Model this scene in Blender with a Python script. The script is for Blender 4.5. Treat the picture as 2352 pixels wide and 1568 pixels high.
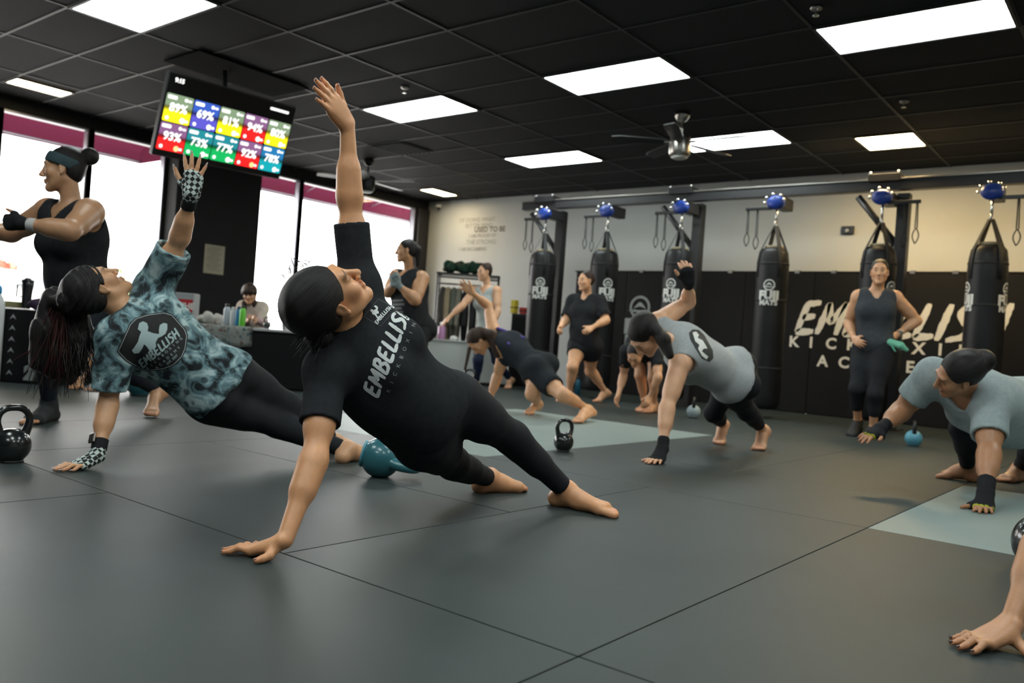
import bpy, bmesh, math, random
import numpy as np
from mathutils import Vector, Matrix
random.seed(7); np.random.seed(7)
SC = bpy.context.scene
COL = SC.collection
for _o in list(bpy.data.objects): bpy.data.objects.remove(_o)

# ------------------------------------------------------------------ camera
IMG_W, IMG_H, FPX = 2352.0, 1568.0, 1915.9
CAM_H = 0.62
YAW, PITCH, ROLL = 0.67234, 0.00242, 0.07210
_f = np.array([math.cos(YAW)*math.cos(PITCH), math.sin(YAW)*math.cos(PITCH), math.sin(PITCH)])
_r = np.cross(_f, [0, 0, 1.0]); _r /= np.linalg.norm(_r)
_u = np.cross(_r, _f)
CR = math.cos(ROLL)*_r + math.sin(ROLL)*_u
CU = -math.sin(ROLL)*_r + math.cos(ROLL)*_u
CF = _f
CAM = np.array([0, 0, CAM_H])
cam_d = bpy.data.cameras.new('camera'); cam = bpy.data.objects.new('camera', cam_d); COL.objects.link(cam)
cam_d.sensor_width = 36.0; cam_d.lens = 36.0*FPX/IMG_W; cam_d.clip_start = 0.05; cam_d.clip_end = 200
cam.matrix_world = Matrix(((CR[0], CU[0], -CF[0], CAM[0]), (CR[1], CU[1], -CF[1], CAM[1]), (CR[2], CU[2], -CF[2], CAM[2]), (0, 0, 0, 1)))
cam_d.dof.use_dof = True; cam_d.dof.focus_distance = 2.6; cam_d.dof.aperture_fstop = 3.2
SC.camera = cam

# ------------------------------------------------------------------ sky and exposure
w = bpy.data.worlds.new('sky'); SC.world = w; w.use_nodes = True
_bg = w.node_tree.nodes['Background']; _bg.inputs[0].default_value = (1.0, 0.99, 0.96, 1); _bg.inputs[1].default_value = 6.0
SC.view_settings.view_transform = 'Standard'; SC.view_settings.look = 'None'
SC.view_settings.gamma = 1.0; SC.view_settings.use_curve_mapping = False
SC.view_settings.exposure = 0.6
PANEL_STRENGTH = 10.0

def ray(px, py):
    return CR*((px-IMG_W/2)/FPX) - CU*((py-IMG_H/2)/FPX) + CF
def at_z(px, py, z=0.0):
    d = ray(px, py); return CAM + d*(z-CAM_H)/d[2]
def at_x(px, py, X):
    d = ray(px, py); return CAM + d*X/d[0]
def at_y(px, py, Y):
    d = ray(px, py); return CAM + d*Y/d[1]
def at_d(px, py, D):
    return CAM + ray(px, py)*D
def cv(x, y, z):
    v = CR*x + CU*y - CF*z        # image right, image up, towards the viewer
    return v/np.linalg.norm(v)
def face_cam(px, py):
    d = ray(px, py); d = d/np.linalg.norm(d); U = CR-d*np.dot(CR, d); U = U/np.linalg.norm(U); return U, np.cross(-d, U)
def nrm(v):
    v = np.asarray(v, float); return v/(np.linalg.norm(v)+1e-12)

# ------------------------------------------------------------------ materials
def mat(name, col, rough=0.6, metal=0.0, noise=0.0, nscale=8.0, bump=0.0, bscale=60.0, spec=0.5, coat=0.0, emit=None, estr=0.0, attr=None, stretch=None, detail=3.0):
    m = bpy.data.materials.new(name); m.use_nodes = True
    nt = m.node_tree; n = nt.nodes; l = nt.links; b = n['Principled BSDF']
    c4 = (col[0], col[1], col[2], 1)
    b.inputs['Base Color'].default_value = c4; b.inputs['Roughness'].default_value = rough; b.inputs['Metallic'].default_value = metal
    b.inputs['Specular IOR Level'].default_value = spec; b.inputs['Coat Weight'].default_value = coat
    tc = n.new('ShaderNodeTexCoord'); mp = n.new('ShaderNodeMapping'); l.new(tc.outputs['Object'], mp.inputs[0])
    if stretch: mp.inputs['Scale'].default_value = stretch
    src = None
    if attr:
        a = n.new('ShaderNodeAttribute'); a.attribute_name = attr; src = a.outputs['Color']; l.new(src, b.inputs['Base Color'])
    if noise > 0:
        nz = n.new('ShaderNodeTexNoise'); nz.inputs['Scale'].default_value = nscale; nz.inputs['Detail'].default_value = detail; l.new(mp.outputs[0], nz.inputs[0])
        rp = n.new('ShaderNodeMapRange'); rp.inputs[1].default_value = 0.25; rp.inputs[2].default_value = 0.75
        rp.inputs[3].default_value = 1-noise; rp.inputs[4].default_value = 1+noise; l.new(nz.outputs[0], rp.inputs[0])
        mx = n.new('ShaderNodeMix'); mx.data_type = 'RGBA'; mx.blend_type = 'MULTIPLY'; mx.inputs[0].default_value = 1.0
        if src: l.new(src, mx.inputs[6])
        else: mx.inputs[6].default_value = c4
        l.new(rp.outputs[0], mx.inputs[7]); l.new(mx.outputs[2], b.inputs['Base Color'])
    if bump > 0:
        nb = n.new('ShaderNodeTexNoise'); nb.inputs['Scale'].default_value = bscale; nb.inputs['Detail'].default_value = 4; l.new(mp.outputs[0], nb.inputs[0])
        bp = n.new('ShaderNodeBump'); bp.inputs['Strength'].default_value = bump; bp.inputs['Distance'].default_value = 0.01
        l.new(nb.outputs[0], bp.inputs['Height']); l.new(bp.outputs[0], b.inputs['Normal'])
    if emit:
        b.inputs['Emission Color'].default_value = (*emit, 1); b.inputs['Emission Strength'].default_value = estr
    return m
def srgb(r, g, b):
    f = lambda c: (c/255/12.92) if c/255 <= 0.04045 else ((c/255+0.055)/1.055)**2.4
    return (f(r), f(g), f(b))

# ------------------------------------------------------------------ object helpers
def link(name, me, m=None, parent=None, smooth=False):
    o = bpy.data.objects.new(name, me); COL.objects.link(o)
    if m is not None and len(me.materials) == 0: me.materials.append(m)
    if parent is not None: o.parent = parent
    if smooth:
        me.polygons.foreach_set('use_smooth', np.ones(len(me.polygons), bool))
    return o
def tag(o, label, cat, group=None):
    o['label'] = label; o['category'] = cat
    if group: o['group'] = group
    return o
def struct(o):
    o['kind'] = 'structure'; return o
def empty(name, loc=(0, 0, 0), rot=(0, 0, 0)):
    o = bpy.data.objects.new(name, None); COL.objects.link(o); o.location = Vector([float(x) for x in loc]); o.rotation_euler = rot
    o.empty_display_size = 0.1; return o
def copy_tree(o, parent=None):
    c = o.copy(); COL.objects.link(c); c.parent = parent
    for ch in o.children: copy_tree(ch, c)
    return c
def bm_obj(name, bm, m, parent=None, smooth=False, bevel=0.0, seg=2):
    if bevel > 0:
        bmesh.ops.bevel(bm, geom=[e for e in bm.edges], offset=bevel, segments=seg, affect='EDGES', profile=0.5, clamp_overlap=True)
    me = bpy.data.meshes.new(name); bm.to_mesh(me); bm.free()
    return link(name, me, m, parent, smooth)
def add_box(bm, lo, hi, M=None):
    vs = [bm.verts.new(Vector((x, y, z))) for x in (lo[0], hi[0]) for y in (lo[1], hi[1]) for z in (lo[2], hi[2])]
    for q in ((0, 1, 3, 2), (4, 6, 7, 5), (0, 4, 5, 1), (2, 3, 7, 6), (0, 2, 6, 4), (1, 5, 7, 3)): bm.faces.new([vs[i] for i in q])
    if M is not None: bmesh.ops.transform(bm, matrix=M, verts=vs)
    return vs
def box(name, lo, hi, m, parent=None, bevel=0.0, M=None, seg=2):
    bm = bmesh.new(); add_box(bm, lo, hi, M); return bm_obj(name, bm, m, parent, False, bevel, seg)
def frame_of(d):
    d = nrm(d); a = np.array([0, 0, 1.0]) if abs(d[2]) < 0.9 else np.array([1.0, 0, 0])
    s = nrm(np.cross(a, d)); return s, np.cross(d, s), d
def add_tube(bm, pts, rad, n=10, closed=False, caps=True, flat=None):
    pts = [np.asarray(p, float) for p in pts]; N = len(pts)
    rads = rad if hasattr(rad, '__len__') else [rad]*N
    rings = []; prev = None
    for i, p in enumerate(pts):
        if closed: d = pts[(i+1) % N]-pts[i-1]
        else: d = pts[min(i+1, N-1)]-pts[max(i-1, 0)]
        d = nrm(d)
        if prev is None: s, t, _ = frame_of(d)
        else:
            s = prev-d*np.dot(prev, d); s = nrm(s); t = np.cross(d, s)
        prev = s
        if flat is not None:
            fn = nrm(flat); t2 = nrm(np.cross(d, fn)); s2 = nrm(np.cross(t2, d))
            rings.append([bm.verts.new(Vector(p+rads[i]*math.cos(a)*t2+rads[i]*0.12*math.sin(a)*s2)) for a in np.linspace(0, 2*math.pi, n, endpoint=False)])
        else:
            rings.append([bm.verts.new(Vector(p+rads[i]*(math.cos(a)*s+math.sin(a)*t))) for a in np.linspace(0, 2*math.pi, n, endpoint=False)])
    for i in range(N if closed else N-1):
        A, B = rings[i], rings[(i+1) % N]
        for j in range(n): bm.faces.new((A[j], A[(j+1) % n], B[(j+1) % n], B[j]))
    if caps and not closed:
        bm.faces.new(list(reversed(rings[0]))); bm.faces.new(rings[-1])
def tube(name, pts, rad, m, parent=None, n=10, closed=False, flat=None):
    bm = bmesh.new(); add_tube(bm, pts, rad, n, closed, True, flat); return bm_obj(name, bm, m, parent, True)
def add_lathe(bm, prof, n=24, M=None):
    rings = []
    allv = []
    for r, z in prof:
        ring = [bm.verts.new((r*math.cos(a), r*math.sin(a), z)) for a in np.linspace(0, 2*math.pi, n, endpoint=False)]
        rings.append(ring); allv += ring
    for A, B in zip(rings, rings[1:]):
        for j in range(n): bm.faces.new((A[j], A[(j+1) % n], B[(j+1) % n], B[j]))
    bm.faces.new(list(reversed(rings[0]))); bm.faces.new(rings[-1])
    if M is not None: bmesh.ops.transform(bm, matrix=M, verts=allv)
def lathe(name, prof, m, parent=None, n=24, M=None, smooth=True):
    bm = bmesh.new(); add_lathe(bm, prof, n, M); return bm_obj(name, bm, m, parent, smooth)
def basis(o, x, y, z):
    x, y, z = nrm(x), nrm(y), nrm(z)
    return Matrix(((x[0], y[0], z[0], o[0]), (x[1], y[1], z[1], o[1]), (x[2], y[2], z[2], o[2]), (0, 0, 0, 1)))
def text_mesh(body, size, bold=0.0, shear=0.0, align='CENTER', spacing=1.0):
    cu = bpy.data.curves.new('txt', 'FONT'); cu.body = body; cu.size = size; cu.align_x = align; cu.align_y = 'CENTER'
    cu.offset = bold; cu.shear = shear; cu.space_character = spacing; cu.resolution_u = 3; cu.fill_mode = 'FRONT'
    o = bpy.data.objects.new('txt', cu); COL.objects.link(o)
    bpy.context.view_layer.update()
    me = bpy.data.meshes.new_from_object(o.evaluated_get(bpy.context.evaluated_depsgraph_get()))
    bpy.data.objects.remove(o); bpy.data.curves.remove(cu)
    v = np.zeros(len(me.vertices)*3); me.vertices.foreach_get('co', v); v = v.reshape(-1, 3)
    F = [tuple(p.vertices) for p in me.polygons]
    bpy.data.meshes.remove(me)
    return v[:, :2].copy(), F
def raw_mesh(name, V, F):
    me = bpy.data.meshes.new(name); me.from_pydata([tuple(map(float, v)) for v in V], [], F); me.update(); return me
def flat_text(name, body, size, M, m, parent=None, **k):
    V, F = text_mesh(body, size, **k)
    V3 = [(v[0], v[1], 0) for v in V]
    me = raw_mesh(name, [M @ Vector(v) for v in V3], F)
    return link(name, me, m, parent)
# brush-stroke capitals (each letter: polylines in a 1 high box, advance width)
BRUSH = {
 'E': ([[(.62, 1.0), (.2, .95), (.08, .05)], [(.14, .52), (.55, .56)], [(.06, .04), (.62, .08)]], .70),
 'M': ([[(.05, 0), (.2, 1.0)], [(.2, 1.0), (.38, .35), (.72, 1.02)], [(.72, 1.02), (.66, 0)]], .86),
 'B': ([[(.2, 1.0), (.06, 0)], [(.1, .95), (.5, 1.0), (.58, .78), (.4, .56), (.16, .52)], [(.4, .54), (.62, .36), (.52, .08), (.04, .02)]], .72),
 'L': ([[(.24, 1.05), (.08, .04)], [(.06, .04), (.6, .1)]], .62),
 'I': ([[(.22, 1.05), (.1, -.02)]], .34),
 'S': ([[(.68, .9), (.42, 1.02), (.16, .84), (.3, .6), (.56, .42), (.44, .12), (.0, .0)]], .70),
 'H': ([[(.2, 1.08), (.04, -.06)], [(.7, 1.12), (.58, -.1)], [(.1, .46), (.66, .56)]], .82)}
def brush_mesh(word, height, stroke=0.15, shear=0.2, rough=0.012):
    V, F = [], []; x = 0.0; rnd = random.Random(3)
    for ch in word:
        lines, adv = BRUSH[ch]
        for ln in lines:
            pts = []
            for (a, b) in zip(ln, ln[1:]):
                n = max(2, int(math.hypot(b[0]-a[0], b[1]-a[1])/0.07))
                for i in range(n): pts.append((a[0]+(b[0]-a[0])*i/n, a[1]+(b[1]-a[1])*i/n))
            pts.append(ln[-1])
            P = np.array(pts)
            if len(ln) > 2:
                for _ in range(2): P[1:-1] = 0.25*P[:-2]+0.5*P[1:-1]+0.25*P[2:]
            base = len(V); n = len(P)
            for i in range(n):
                d = P[min(i+1, n-1)]-P[max(i-1, 0)]; d = d/(np.hypot(*d)+1e-9); nn = np.array([-d[1], d[0]])
                wd = stroke*0.5*(0.82+0.36*math.sin(math.pi*min(1, (i+1)/(n+0.0)))) * (0.75 if i in (0, n-1) else 1)
                for sgn in (-1, 1):
                    q = P[i]+nn*sgn*(wd+rnd.uniform(-rough, rough)); V.append(((x+q[0]+shear*q[1])*height, q[1]*height))
            for i in range(n-1): F.append((base+2*i, base+2*i+2, base+2*i+3, base+2*i+1))
        x += adv
    V = np.array(V); V[:, 0] -= (V[:, 0].min()+V[:, 0].max())/2; V[:, 1] -= height/2
    return V, F
def disc_mesh(r, n=32, r0=0.0):
    V, F = [], []
    if r0 <= 0:
        V = [(r*math.cos(a), r*math.sin(a)) for a in np.linspace(0, 2*math.pi, n, endpoint=False)]; F = [tuple(range(n))]
    else:
        for rr in (r0, r): V += [(rr*math.cos(a), rr*math.sin(a)) for a in np.linspace(0, 2*math.pi, n, endpoint=False)]
        F = [(j, n+j, n+(j+1) % n, (j+1) % n) for j in range(n)]
    return np.array(V), F
def poly_mesh(pts): return np.array(pts, float), [tuple(range(len(pts)))]
def merge2d(*items):
    V, F = [], []
    for v, f in items:
        b = len(V); V += [tuple(p) for p in v]; F += [tuple(i+b for i in q) for q in f]
    return np.array(V), F
def shift(vf, dx=0, dy=0, s=1.0, rot=0.0):
    v, f = vf; c, sn = math.cos(rot), math.sin(rot); v = v*s
    return np.stack([v[:, 0]*c-v[:, 1]*sn+dx, v[:, 0]*sn+v[:, 1]*c+dy], 1), f
def plate(name, vf, M, m, parent=None, z=0.0):
    V, F = vf
    return link(name, raw_mesh(name, [M @ Vector((v[0], v[1], z)) for v in V], F), m, parent)
# ------------------------------------------------------------------ smooth solid modelling: tapered capsules and ellipsoids blended, then meshed
def cone(a, b, ra, rb, k=0.02, op='u', clips=()):
    return dict(t='c', a=np.asarray(a, np.float32), b=np.asarray(b, np.float32), ra=float(ra), rb=float(rb), k=float(k), op=op, clips=list(clips))
def ball(c, r, k=0.02, op='u'): return cone(c, np.asarray(c, float)+1e-5, r, r, k, op)
def ell(c, ax, rad, k=0.02, op='u', clips=()):
    return dict(t='e', c=np.asarray(c, np.float32), ax=np.asarray(ax, np.float32), r=np.asarray(rad, np.float32), k=float(k), op=op, clips=list(clips))
def inflate(prims, e, k=None, clips=None):
    out = []
    for p in prims:
        q = dict(p)
        if p['op'] != 'u': continue
        if p['t'] == 'c': q['ra'] = p['ra']+e; q['rb'] = p['rb']+e
        else: q['r'] = p['r']+np.float32(e)
        if k is not None: q['k'] = k
        if clips is not None: q['clips'] = list(p['clips'])+list(clips)
        out.append(q)
    return out
def prim_d(p, P):
    if p['t'] == 'c':
        ba = p['b']-p['a']; L = float(ba@ba)
        pa = P-p['a']; t = np.clip((pa@ba)/L, 0, 1)
        q = pa-t[..., None]*ba
        d = np.sqrt(np.einsum('...i,...i', q, q))-(p['ra']+(p['rb']-p['ra'])*t)
    else:
        q = (P-p['c'])@p['ax'].T
        q1 = q/p['r']; k0 = np.sqrt(np.einsum('...i,...i', q1, q1)); q2 = q1/p['r']; k1 = np.sqrt(np.einsum('...i,...i', q2, q2))
        d = k0*(k0-1)/np.maximum(k1, 1e-6)
        d = np.where(k0 < 0.05, -float(p['r'].min()), d)
    for (pt, nn) in p['clips']:
        d = np.maximum(d, (P-np.asarray(pt, np.float32))@np.asarray(nn, np.float32))
    return d
def combine(D, d, op, k):
    if op == 'u':
        h = np.maximum(k-np.abs(D-d), 0)/max(k, 1e-6); return np.minimum(D, d)-h*h*k*0.25
    if op == 's':
        d = -d; h = np.maximum(k-np.abs(D-d), 0)/max(k, 1e-6); return np.maximum(D, d)+h*h*k*0.25
    return np.maximum(D, d)
def sdf(prims, P):
    P = np.asarray(P, np.float32); D = np.full(P.shape[:-1], 9.0, np.float32)
    for p in prims: D = combine(D, prim_d(p, P), p['op'], p['k'])
    return D
def bounds(prims):
    lo = np.full(3, 1e9); hi = -lo
    for p in prims:
        if p['op'] != 'u': continue
        if p['t'] == 'c':
            for c, r in ((p['a'], p['ra']), (p['b'], p['rb'])): lo = np.minimum(lo, c-r); hi = np.maximum(hi, c+r)
        else:
            e = np.sqrt(((p['ax']*p['r'][:, None])**2).sum(0)); lo = np.minimum(lo, p['c']-e); hi = np.maximum(hi, p['c']+e)
    return lo-0.03, hi+0.03
def polygonise(prims, h, disp=None, keep=None, B=10):
    lo, hi = bounds(prims); S = B*h
    i0 = np.floor(lo/S).astype(int); i1 = np.ceil(hi/S).astype(int)
    g = np.stack(np.meshgrid(*[np.arange(i0[a], i1[a]+1) for a in range(3)], indexing='ij'), -1).reshape(-1, 3)
    ctr = ((g+0.5)*S).astype(np.float32); rad = S*0.87
    pd = [prim_d(p, ctr) for p in prims]
    D = np.full(len(g), 9.0, np.float32)
    for p, d in zip(prims, pd): D = combine(D, d, p['op'], p['k'])
    sel = np.abs(D) < rad*1.25+2*h+0.012
    g = g[sel]; pd = [d[sel] for d in pd]
    nb = len(g); n = B+1
    loc = np.stack(np.meshgrid(*[np.arange(n)]*3, indexing='ij'), -1).reshape(-1, 3)
    D = np.full((nb, n**3), 9.0, np.float32)
    base = (g*B)
    for p, d in zip(prims, pd):
        s = np.nonzero(d < rad*1.25+p['k']+0.02)[0]
        for c0 in range(0, len(s), 400):
            ss = s[c0:c0+400]
            P = ((base[ss][:, None, :]+loc[None])*h).astype(np.float32)
            D[ss] = combine(D[ss], prim_d(p, P), p['op'], p['k'])
    if disp is not None:
        for c0 in range(0, nb, 400):
            P = ((base[c0:c0+400][:, None, :]+loc[None])*h).astype(np.float32)
            D[c0:c0+400] += disp(P)
    D = D.reshape(nb, n, n, n); ins = D < 0
    cnt = np.zeros((nb, B, B, B), np.int8)
    for dx in (0, 1):
        for dy in (0, 1):
            for dz in (0, 1): cnt += ins[:, dx:dx+B, dy:dy+B, dz:dz+B]
    act = np.argwhere((cnt > 0) & (cnt < 8))
    bi, ci = act[:, 0], act[:, 1:]
    cor = np.array([(dx, dy, dz) for dx in (0, 1) for dy in (0, 1) for dz in (0, 1)])
    vals = np.stack([D[bi, ci[:, 0]+c[0], ci[:, 1]+c[1], ci[:, 2]+c[2]] for c in cor], 1)
    acc = np.zeros((len(act), 3)); num = np.zeros(len(act))
    for a in range(8):
        for b in range(a+1, 8):
            if np.abs(cor[a]-cor[b]).sum() != 1: continue
            va, vb = vals[:, a], vals[:, b]; m = (va < 0) != (vb < 0)
            t = np.where(m, va/np.where(m, va-vb, 1), 0)
            acc += np.where(m[:, None], cor[a]+t[:, None]*(cor[b]-cor[a]), 0); num += m
    gc = base[bi]+ci; V = (gc+acc/num[:, None])*h
    O = base.min(0)-2; SZ = int((base.max(0)-O).max()+B+6)
    key = lambda q: ((q[:, 0]-O[0])*SZ+(q[:, 1]-O[1]))*SZ+(q[:, 2]-O[2])
    K = key(gc); order = np.argsort(K); Ks = K[order]
    F = []
    for ax in range(3):
        sl0 = [slice(0, B)]*3; sl1 = [slice(0, B)]*3; sl1[ax] = slice(1, B+1)
        A = ins[(slice(None), *sl0)]; C = ins[(slice(None), *sl1)]
        e = np.argwhere(A != C)
        if not len(e): continue
        flip = A[e[:, 0], e[:, 1], e[:, 2], e[:, 3]]
        gi = base[e[:, 0]]+e[:, 1:]
        u, v = [(1, 2), (2, 0), (0, 1)][ax]
        quad = []
        ok = np.ones(len(gi), bool)
        for du, dv in ((-1, -1), (0, -1), (0, 0), (-1, 0)):
            q = gi.copy(); q[:, u] += du; q[:, v] += dv
            kk = key(q); pos = np.clip(np.searchsorted(Ks, kk), 0, len(Ks)-1); ok &= Ks[pos] == kk; quad.append(order[pos])
        quad = np.stack(quad, 1)
        quad[~flip] = quad[~flip][:, ::-1]
        F.append(quad[ok])
    F = np.concatenate(F)
    if keep is not None:
        kv = keep(V); kf = kv[F].all(1); F = F[kf]
        used = np.unique(F); mp = np.full(len(V), -1); mp[used] = np.arange(len(used)); V = V[used]; F = mp[F]
    return V, F
def np_mesh(name, V, F, colors=None):
    me = bpy.data.meshes.new(name)
    me.vertices.add(len(V)); me.vertices.foreach_set('co', np.asarray(V, np.float32).ravel())
    F = np.asarray(F); k = F.shape[1]
    me.loops.add(F.size); me.loops.foreach_set('vertex_index', F.astype(np.int32).ravel())
    me.polygons.add(len(F)); me.polygons.foreach_set('loop_start', np.arange(0, F.size, k, dtype=np.int32)); me.polygons.foreach_set('loop_total', np.full(len(F), k, np.int32))
    me.polygons.foreach_set('use_smooth', np.ones(len(F), bool))
    me.update(calc_edges=True)
    if colors is not None:
        at = me.color_attributes.new('tint', 'FLOAT_COLOR', 'POINT')
        at.data.foreach_set('color', np.concatenate([colors, np.ones((len(V), 1))], 1).astype(np.float32).ravel())
    return me
def solid(name, prims, h, m, parent=None, disp=None, keep=None, colors=None):
    V, F = polygonise(prims, h, disp, keep)
    me = np_mesh(name, V, F, colors(V) if colors is not None else None)
    return link(name, me, m, parent)
def decal(name, vf, O, U, Vv, prims, m, parent=None, lift=0.0015, sub=0.012, back=0.25, disp=None):
    # a flat print laid onto a garment: every point is carried along the print's normal until it meets the cloth
    V, F = vf; U = nrm(U); Vv = nrm(Vv-U*np.dot(U, Vv)); N = np.cross(U, Vv)
    bm = bmesh.new(); vs = [bm.verts.new((float(v[0]), float(v[1]), 0)) for v in V]
    for f in F:
        try: bm.faces.new([vs[i] for i in f])
        except ValueError: pass
    bmesh.ops.triangulate(bm, faces=bm.faces[:])
    for _ in range(6):
        le = [e for e in bm.edges if e.calc_length() > sub]
        if not le: break
        bmesh.ops.subdivide_edges(bm, edges=le, cuts=1, use_grid_fill=False)
        bmesh.ops.triangulate(bm, faces=[f for f in bm.faces if len(f.verts) > 3])
    P2 = np.array([v.co[:] for v in bm.verts])
    P = np.asarray(O)+P2[:, :1]*U+P2[:, 1:2]*Vv+N*back
    t = np.zeros(len(P))
    for _ in range(40):
        d = sdf(prims, P-N*t[:, None])
        if disp is not None: d = d+disp((P-N*t[:, None]).astype(np.float32))
        t = np.minimum(t+d*0.9, back*2)
    hit = t < back*2-1e-3
    Q = P-N*(t-lift)[:, None]
    for v, q in zip(bm.verts, Q): v.co = q
    bad = [v for v, h_ in zip(bm.verts, hit) if not h_]
    if bad: bmesh.ops.delete(bm, geom=bad, context='VERTS')
    return bm_obj(name, bm, m, parent, True)
def rebase(root, base):
    T = Matrix.Translation(-Vector([float(x) for x in base]))
    done = set()
    def go(o):
        if o.type == 'MESH' and o.data.name not in done: done.add(o.data.name); o.data.transform(T)
        for c in o.children: go(c)
    go(root); root.location = Vector([float(x) for x in base])
# ------------------------------------------------------------------ room materials
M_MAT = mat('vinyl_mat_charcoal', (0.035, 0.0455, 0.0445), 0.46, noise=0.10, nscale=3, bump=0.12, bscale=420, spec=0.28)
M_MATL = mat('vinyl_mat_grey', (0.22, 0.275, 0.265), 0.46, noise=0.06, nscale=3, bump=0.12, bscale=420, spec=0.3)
M_SEAM = mat('floor_subbase', (0.008, 0.008, 0.009), 0.9)
M_WALL = mat('painted_wall', (0.52, 0.54, 0.53), 0.8, noise=0.03, nscale=2, bump=0.05, bscale=150)
M_BLACKWALL = mat('black_wall_paint', (0.020, 0.021, 0.023), 0.7, noise=0.1, nscale=5, spec=0.15)
M_TILE = mat('ceiling_tile_black', (0.021, 0.0215, 0.024), 0.8, noise=0.08, nscale=30, bump=0.25, bscale=160, spec=0.12)
M_TBAR = mat('ceiling_grid_black', (0.03, 0.03, 0.033), 0.5, spec=0.3)
M_FRAME = mat('window_frame_dark', (0.02, 0.02, 0.023), 0.4)
M_ALU = mat('aluminium_edge', (0.32, 0.32, 0.36), 0.35, metal=0.6)
M_PADS = mat('wall_pad_black', (0.010, 0.010, 0.011), 0.55, noise=0.1, nscale=4, bump=0.06, bscale=300, spec=0.2)
M_WHITEP = mat('white_print', (0.72, 0.72, 0.68), 0.7, noise=0.05, nscale=40)
M_GREYP = mat('grey_print', (0.36, 0.40, 0.40), 0.7, noise=0.06, nscale=40)
M_BLACKMETAL = mat('black_powder_coat', (0.012, 0.012, 0.014), 0.4, noise=0.1, nscale=20)
M_CHROME = mat('bright_steel', (0.7, 0.7, 0.68), 0.2, metal=1.0)
M_STEEL = mat('brushed_nickel', (0.42, 0.40, 0.37), 0.28, metal=1.0, noise=0.08, nscale=60)
M_MAROON = bpy.data.materials.new('maroon_canvas'); M_MAROON.use_nodes = True
_n = M_MAROON.node_tree.nodes; _l = M_MAROON.node_tree.links; _n.remove(_n['Principled BSDF'])
_a = _n.new('ShaderNodeBsdfDiffuse'); _b = _n.new('ShaderNodeBsdfTranslucent'); _a.inputs[0].default_value = (0.05, 0.009, 0.017, 1); _b.inputs[0].default_value = (0.020, 0.0035, 0.008, 1)
_mx = _n.new('ShaderNodeAddShader'); _l.new(_a.outputs[0], _mx.inputs[0]); _l.new(_b.outputs[0], _mx.inputs[1]); _l.new(_mx.outputs[0], _n['Material Output'].inputs[0])
M_GLASS = bpy.data.materials.new('window_glass'); M_GLASS.use_nodes = True
_n = M_GLASS.node_tree.nodes; _l = M_GLASS.node_tree.links; _n.remove(_n['Principled BSDF'])
_t = _n.new('ShaderNodeBsdfTransparent'); _g = _n.new('ShaderNodeBsdfGlossy'); _g.inputs['Roughness'].default_value = 0.03
_fr = _n.new('ShaderNodeFresnel'); _fr.inputs[0].default_value = 1.25; _mx = _n.new('ShaderNodeMixShader')
_l.new(_fr.outputs[0], _mx.inputs[0]); _l.new(_t.outputs[0], _mx.inputs[1]); _l.new(_g.outputs[0], _mx.inputs[2]); _l.new(_mx.outputs[0], _n['Material Output'].inputs[0])

XW, YW, ZC = 10.7, 10.65, 3.04          # bag wall, window wall, ceiling
X0, Y0 = -2.9, -3.6                     # walls behind the camera
# ------------------------------------------------------------------ floor of interlocking mats
floor = struct(box('floor', (X0, Y0, -0.08), (XW, YW, -0.006), M_SEAM))
GX = [X0, -1.57, -.57, .43, 1.43, 2.43, 3.46, 4.42, 5.36, 6.3, 7.3, 8.3, 9.3, XW]
GY = [Y0, -3.09, -2.09, -1.09, -.09, .91, 1.885, 2.885, 3.9, 4.9, 5.9, 6.9, 7.9, 8.9, 9.9, YW]
used = set(); rects = []
def place(i, j, di, dj):
    cells = [(i+a, j+b) for a in range(di) for b in range(dj)]
    if any(c in used or c[0] >= len(GX)-1 or c[1] >= len(GY)-1 for c in cells): return
    used.update(cells); rects.append((i, j, di, dj))
ix = GX.index; iy = GY.index
place(ix(1.43), iy(.91), 2, 1); place(ix(1.43), iy(1.885), 1, 2); place(ix(2.43), iy(1.885), 1, 2)
place(ix(.43), iy(.91), 1, 2); place(ix(.43), iy(2.885), 1, 2); place(ix(1.43), iy(3.9), 2, 1)
place(ix(1.43), iy(-.09), 2, 1); place(ix(3.46), iy(.91), 1, 2); place(ix(3.46), iy(-.09), 2, 1)
place(ix(4.42), iy(2.885), 2, 1); place(ix(3.46), iy(2.885), 1, 2)
for j in range(len(GY)-1):
    for i in range(len(GX)-1):
        if (i, j) in used: continue
        place(i, j, 2, 1) if (i+1, j) not in used and i+2 <= len(GX)-1 else place(i, j, 1, 1)
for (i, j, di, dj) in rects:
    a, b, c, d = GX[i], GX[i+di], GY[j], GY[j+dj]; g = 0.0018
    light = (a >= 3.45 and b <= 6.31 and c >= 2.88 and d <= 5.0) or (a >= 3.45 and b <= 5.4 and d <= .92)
    box('mat', (a+g, c+g, -0.03), (b-g, d-g, 0.0), M_MATL if light else M_MAT, floor, bevel=0.0022, seg=2)

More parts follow.
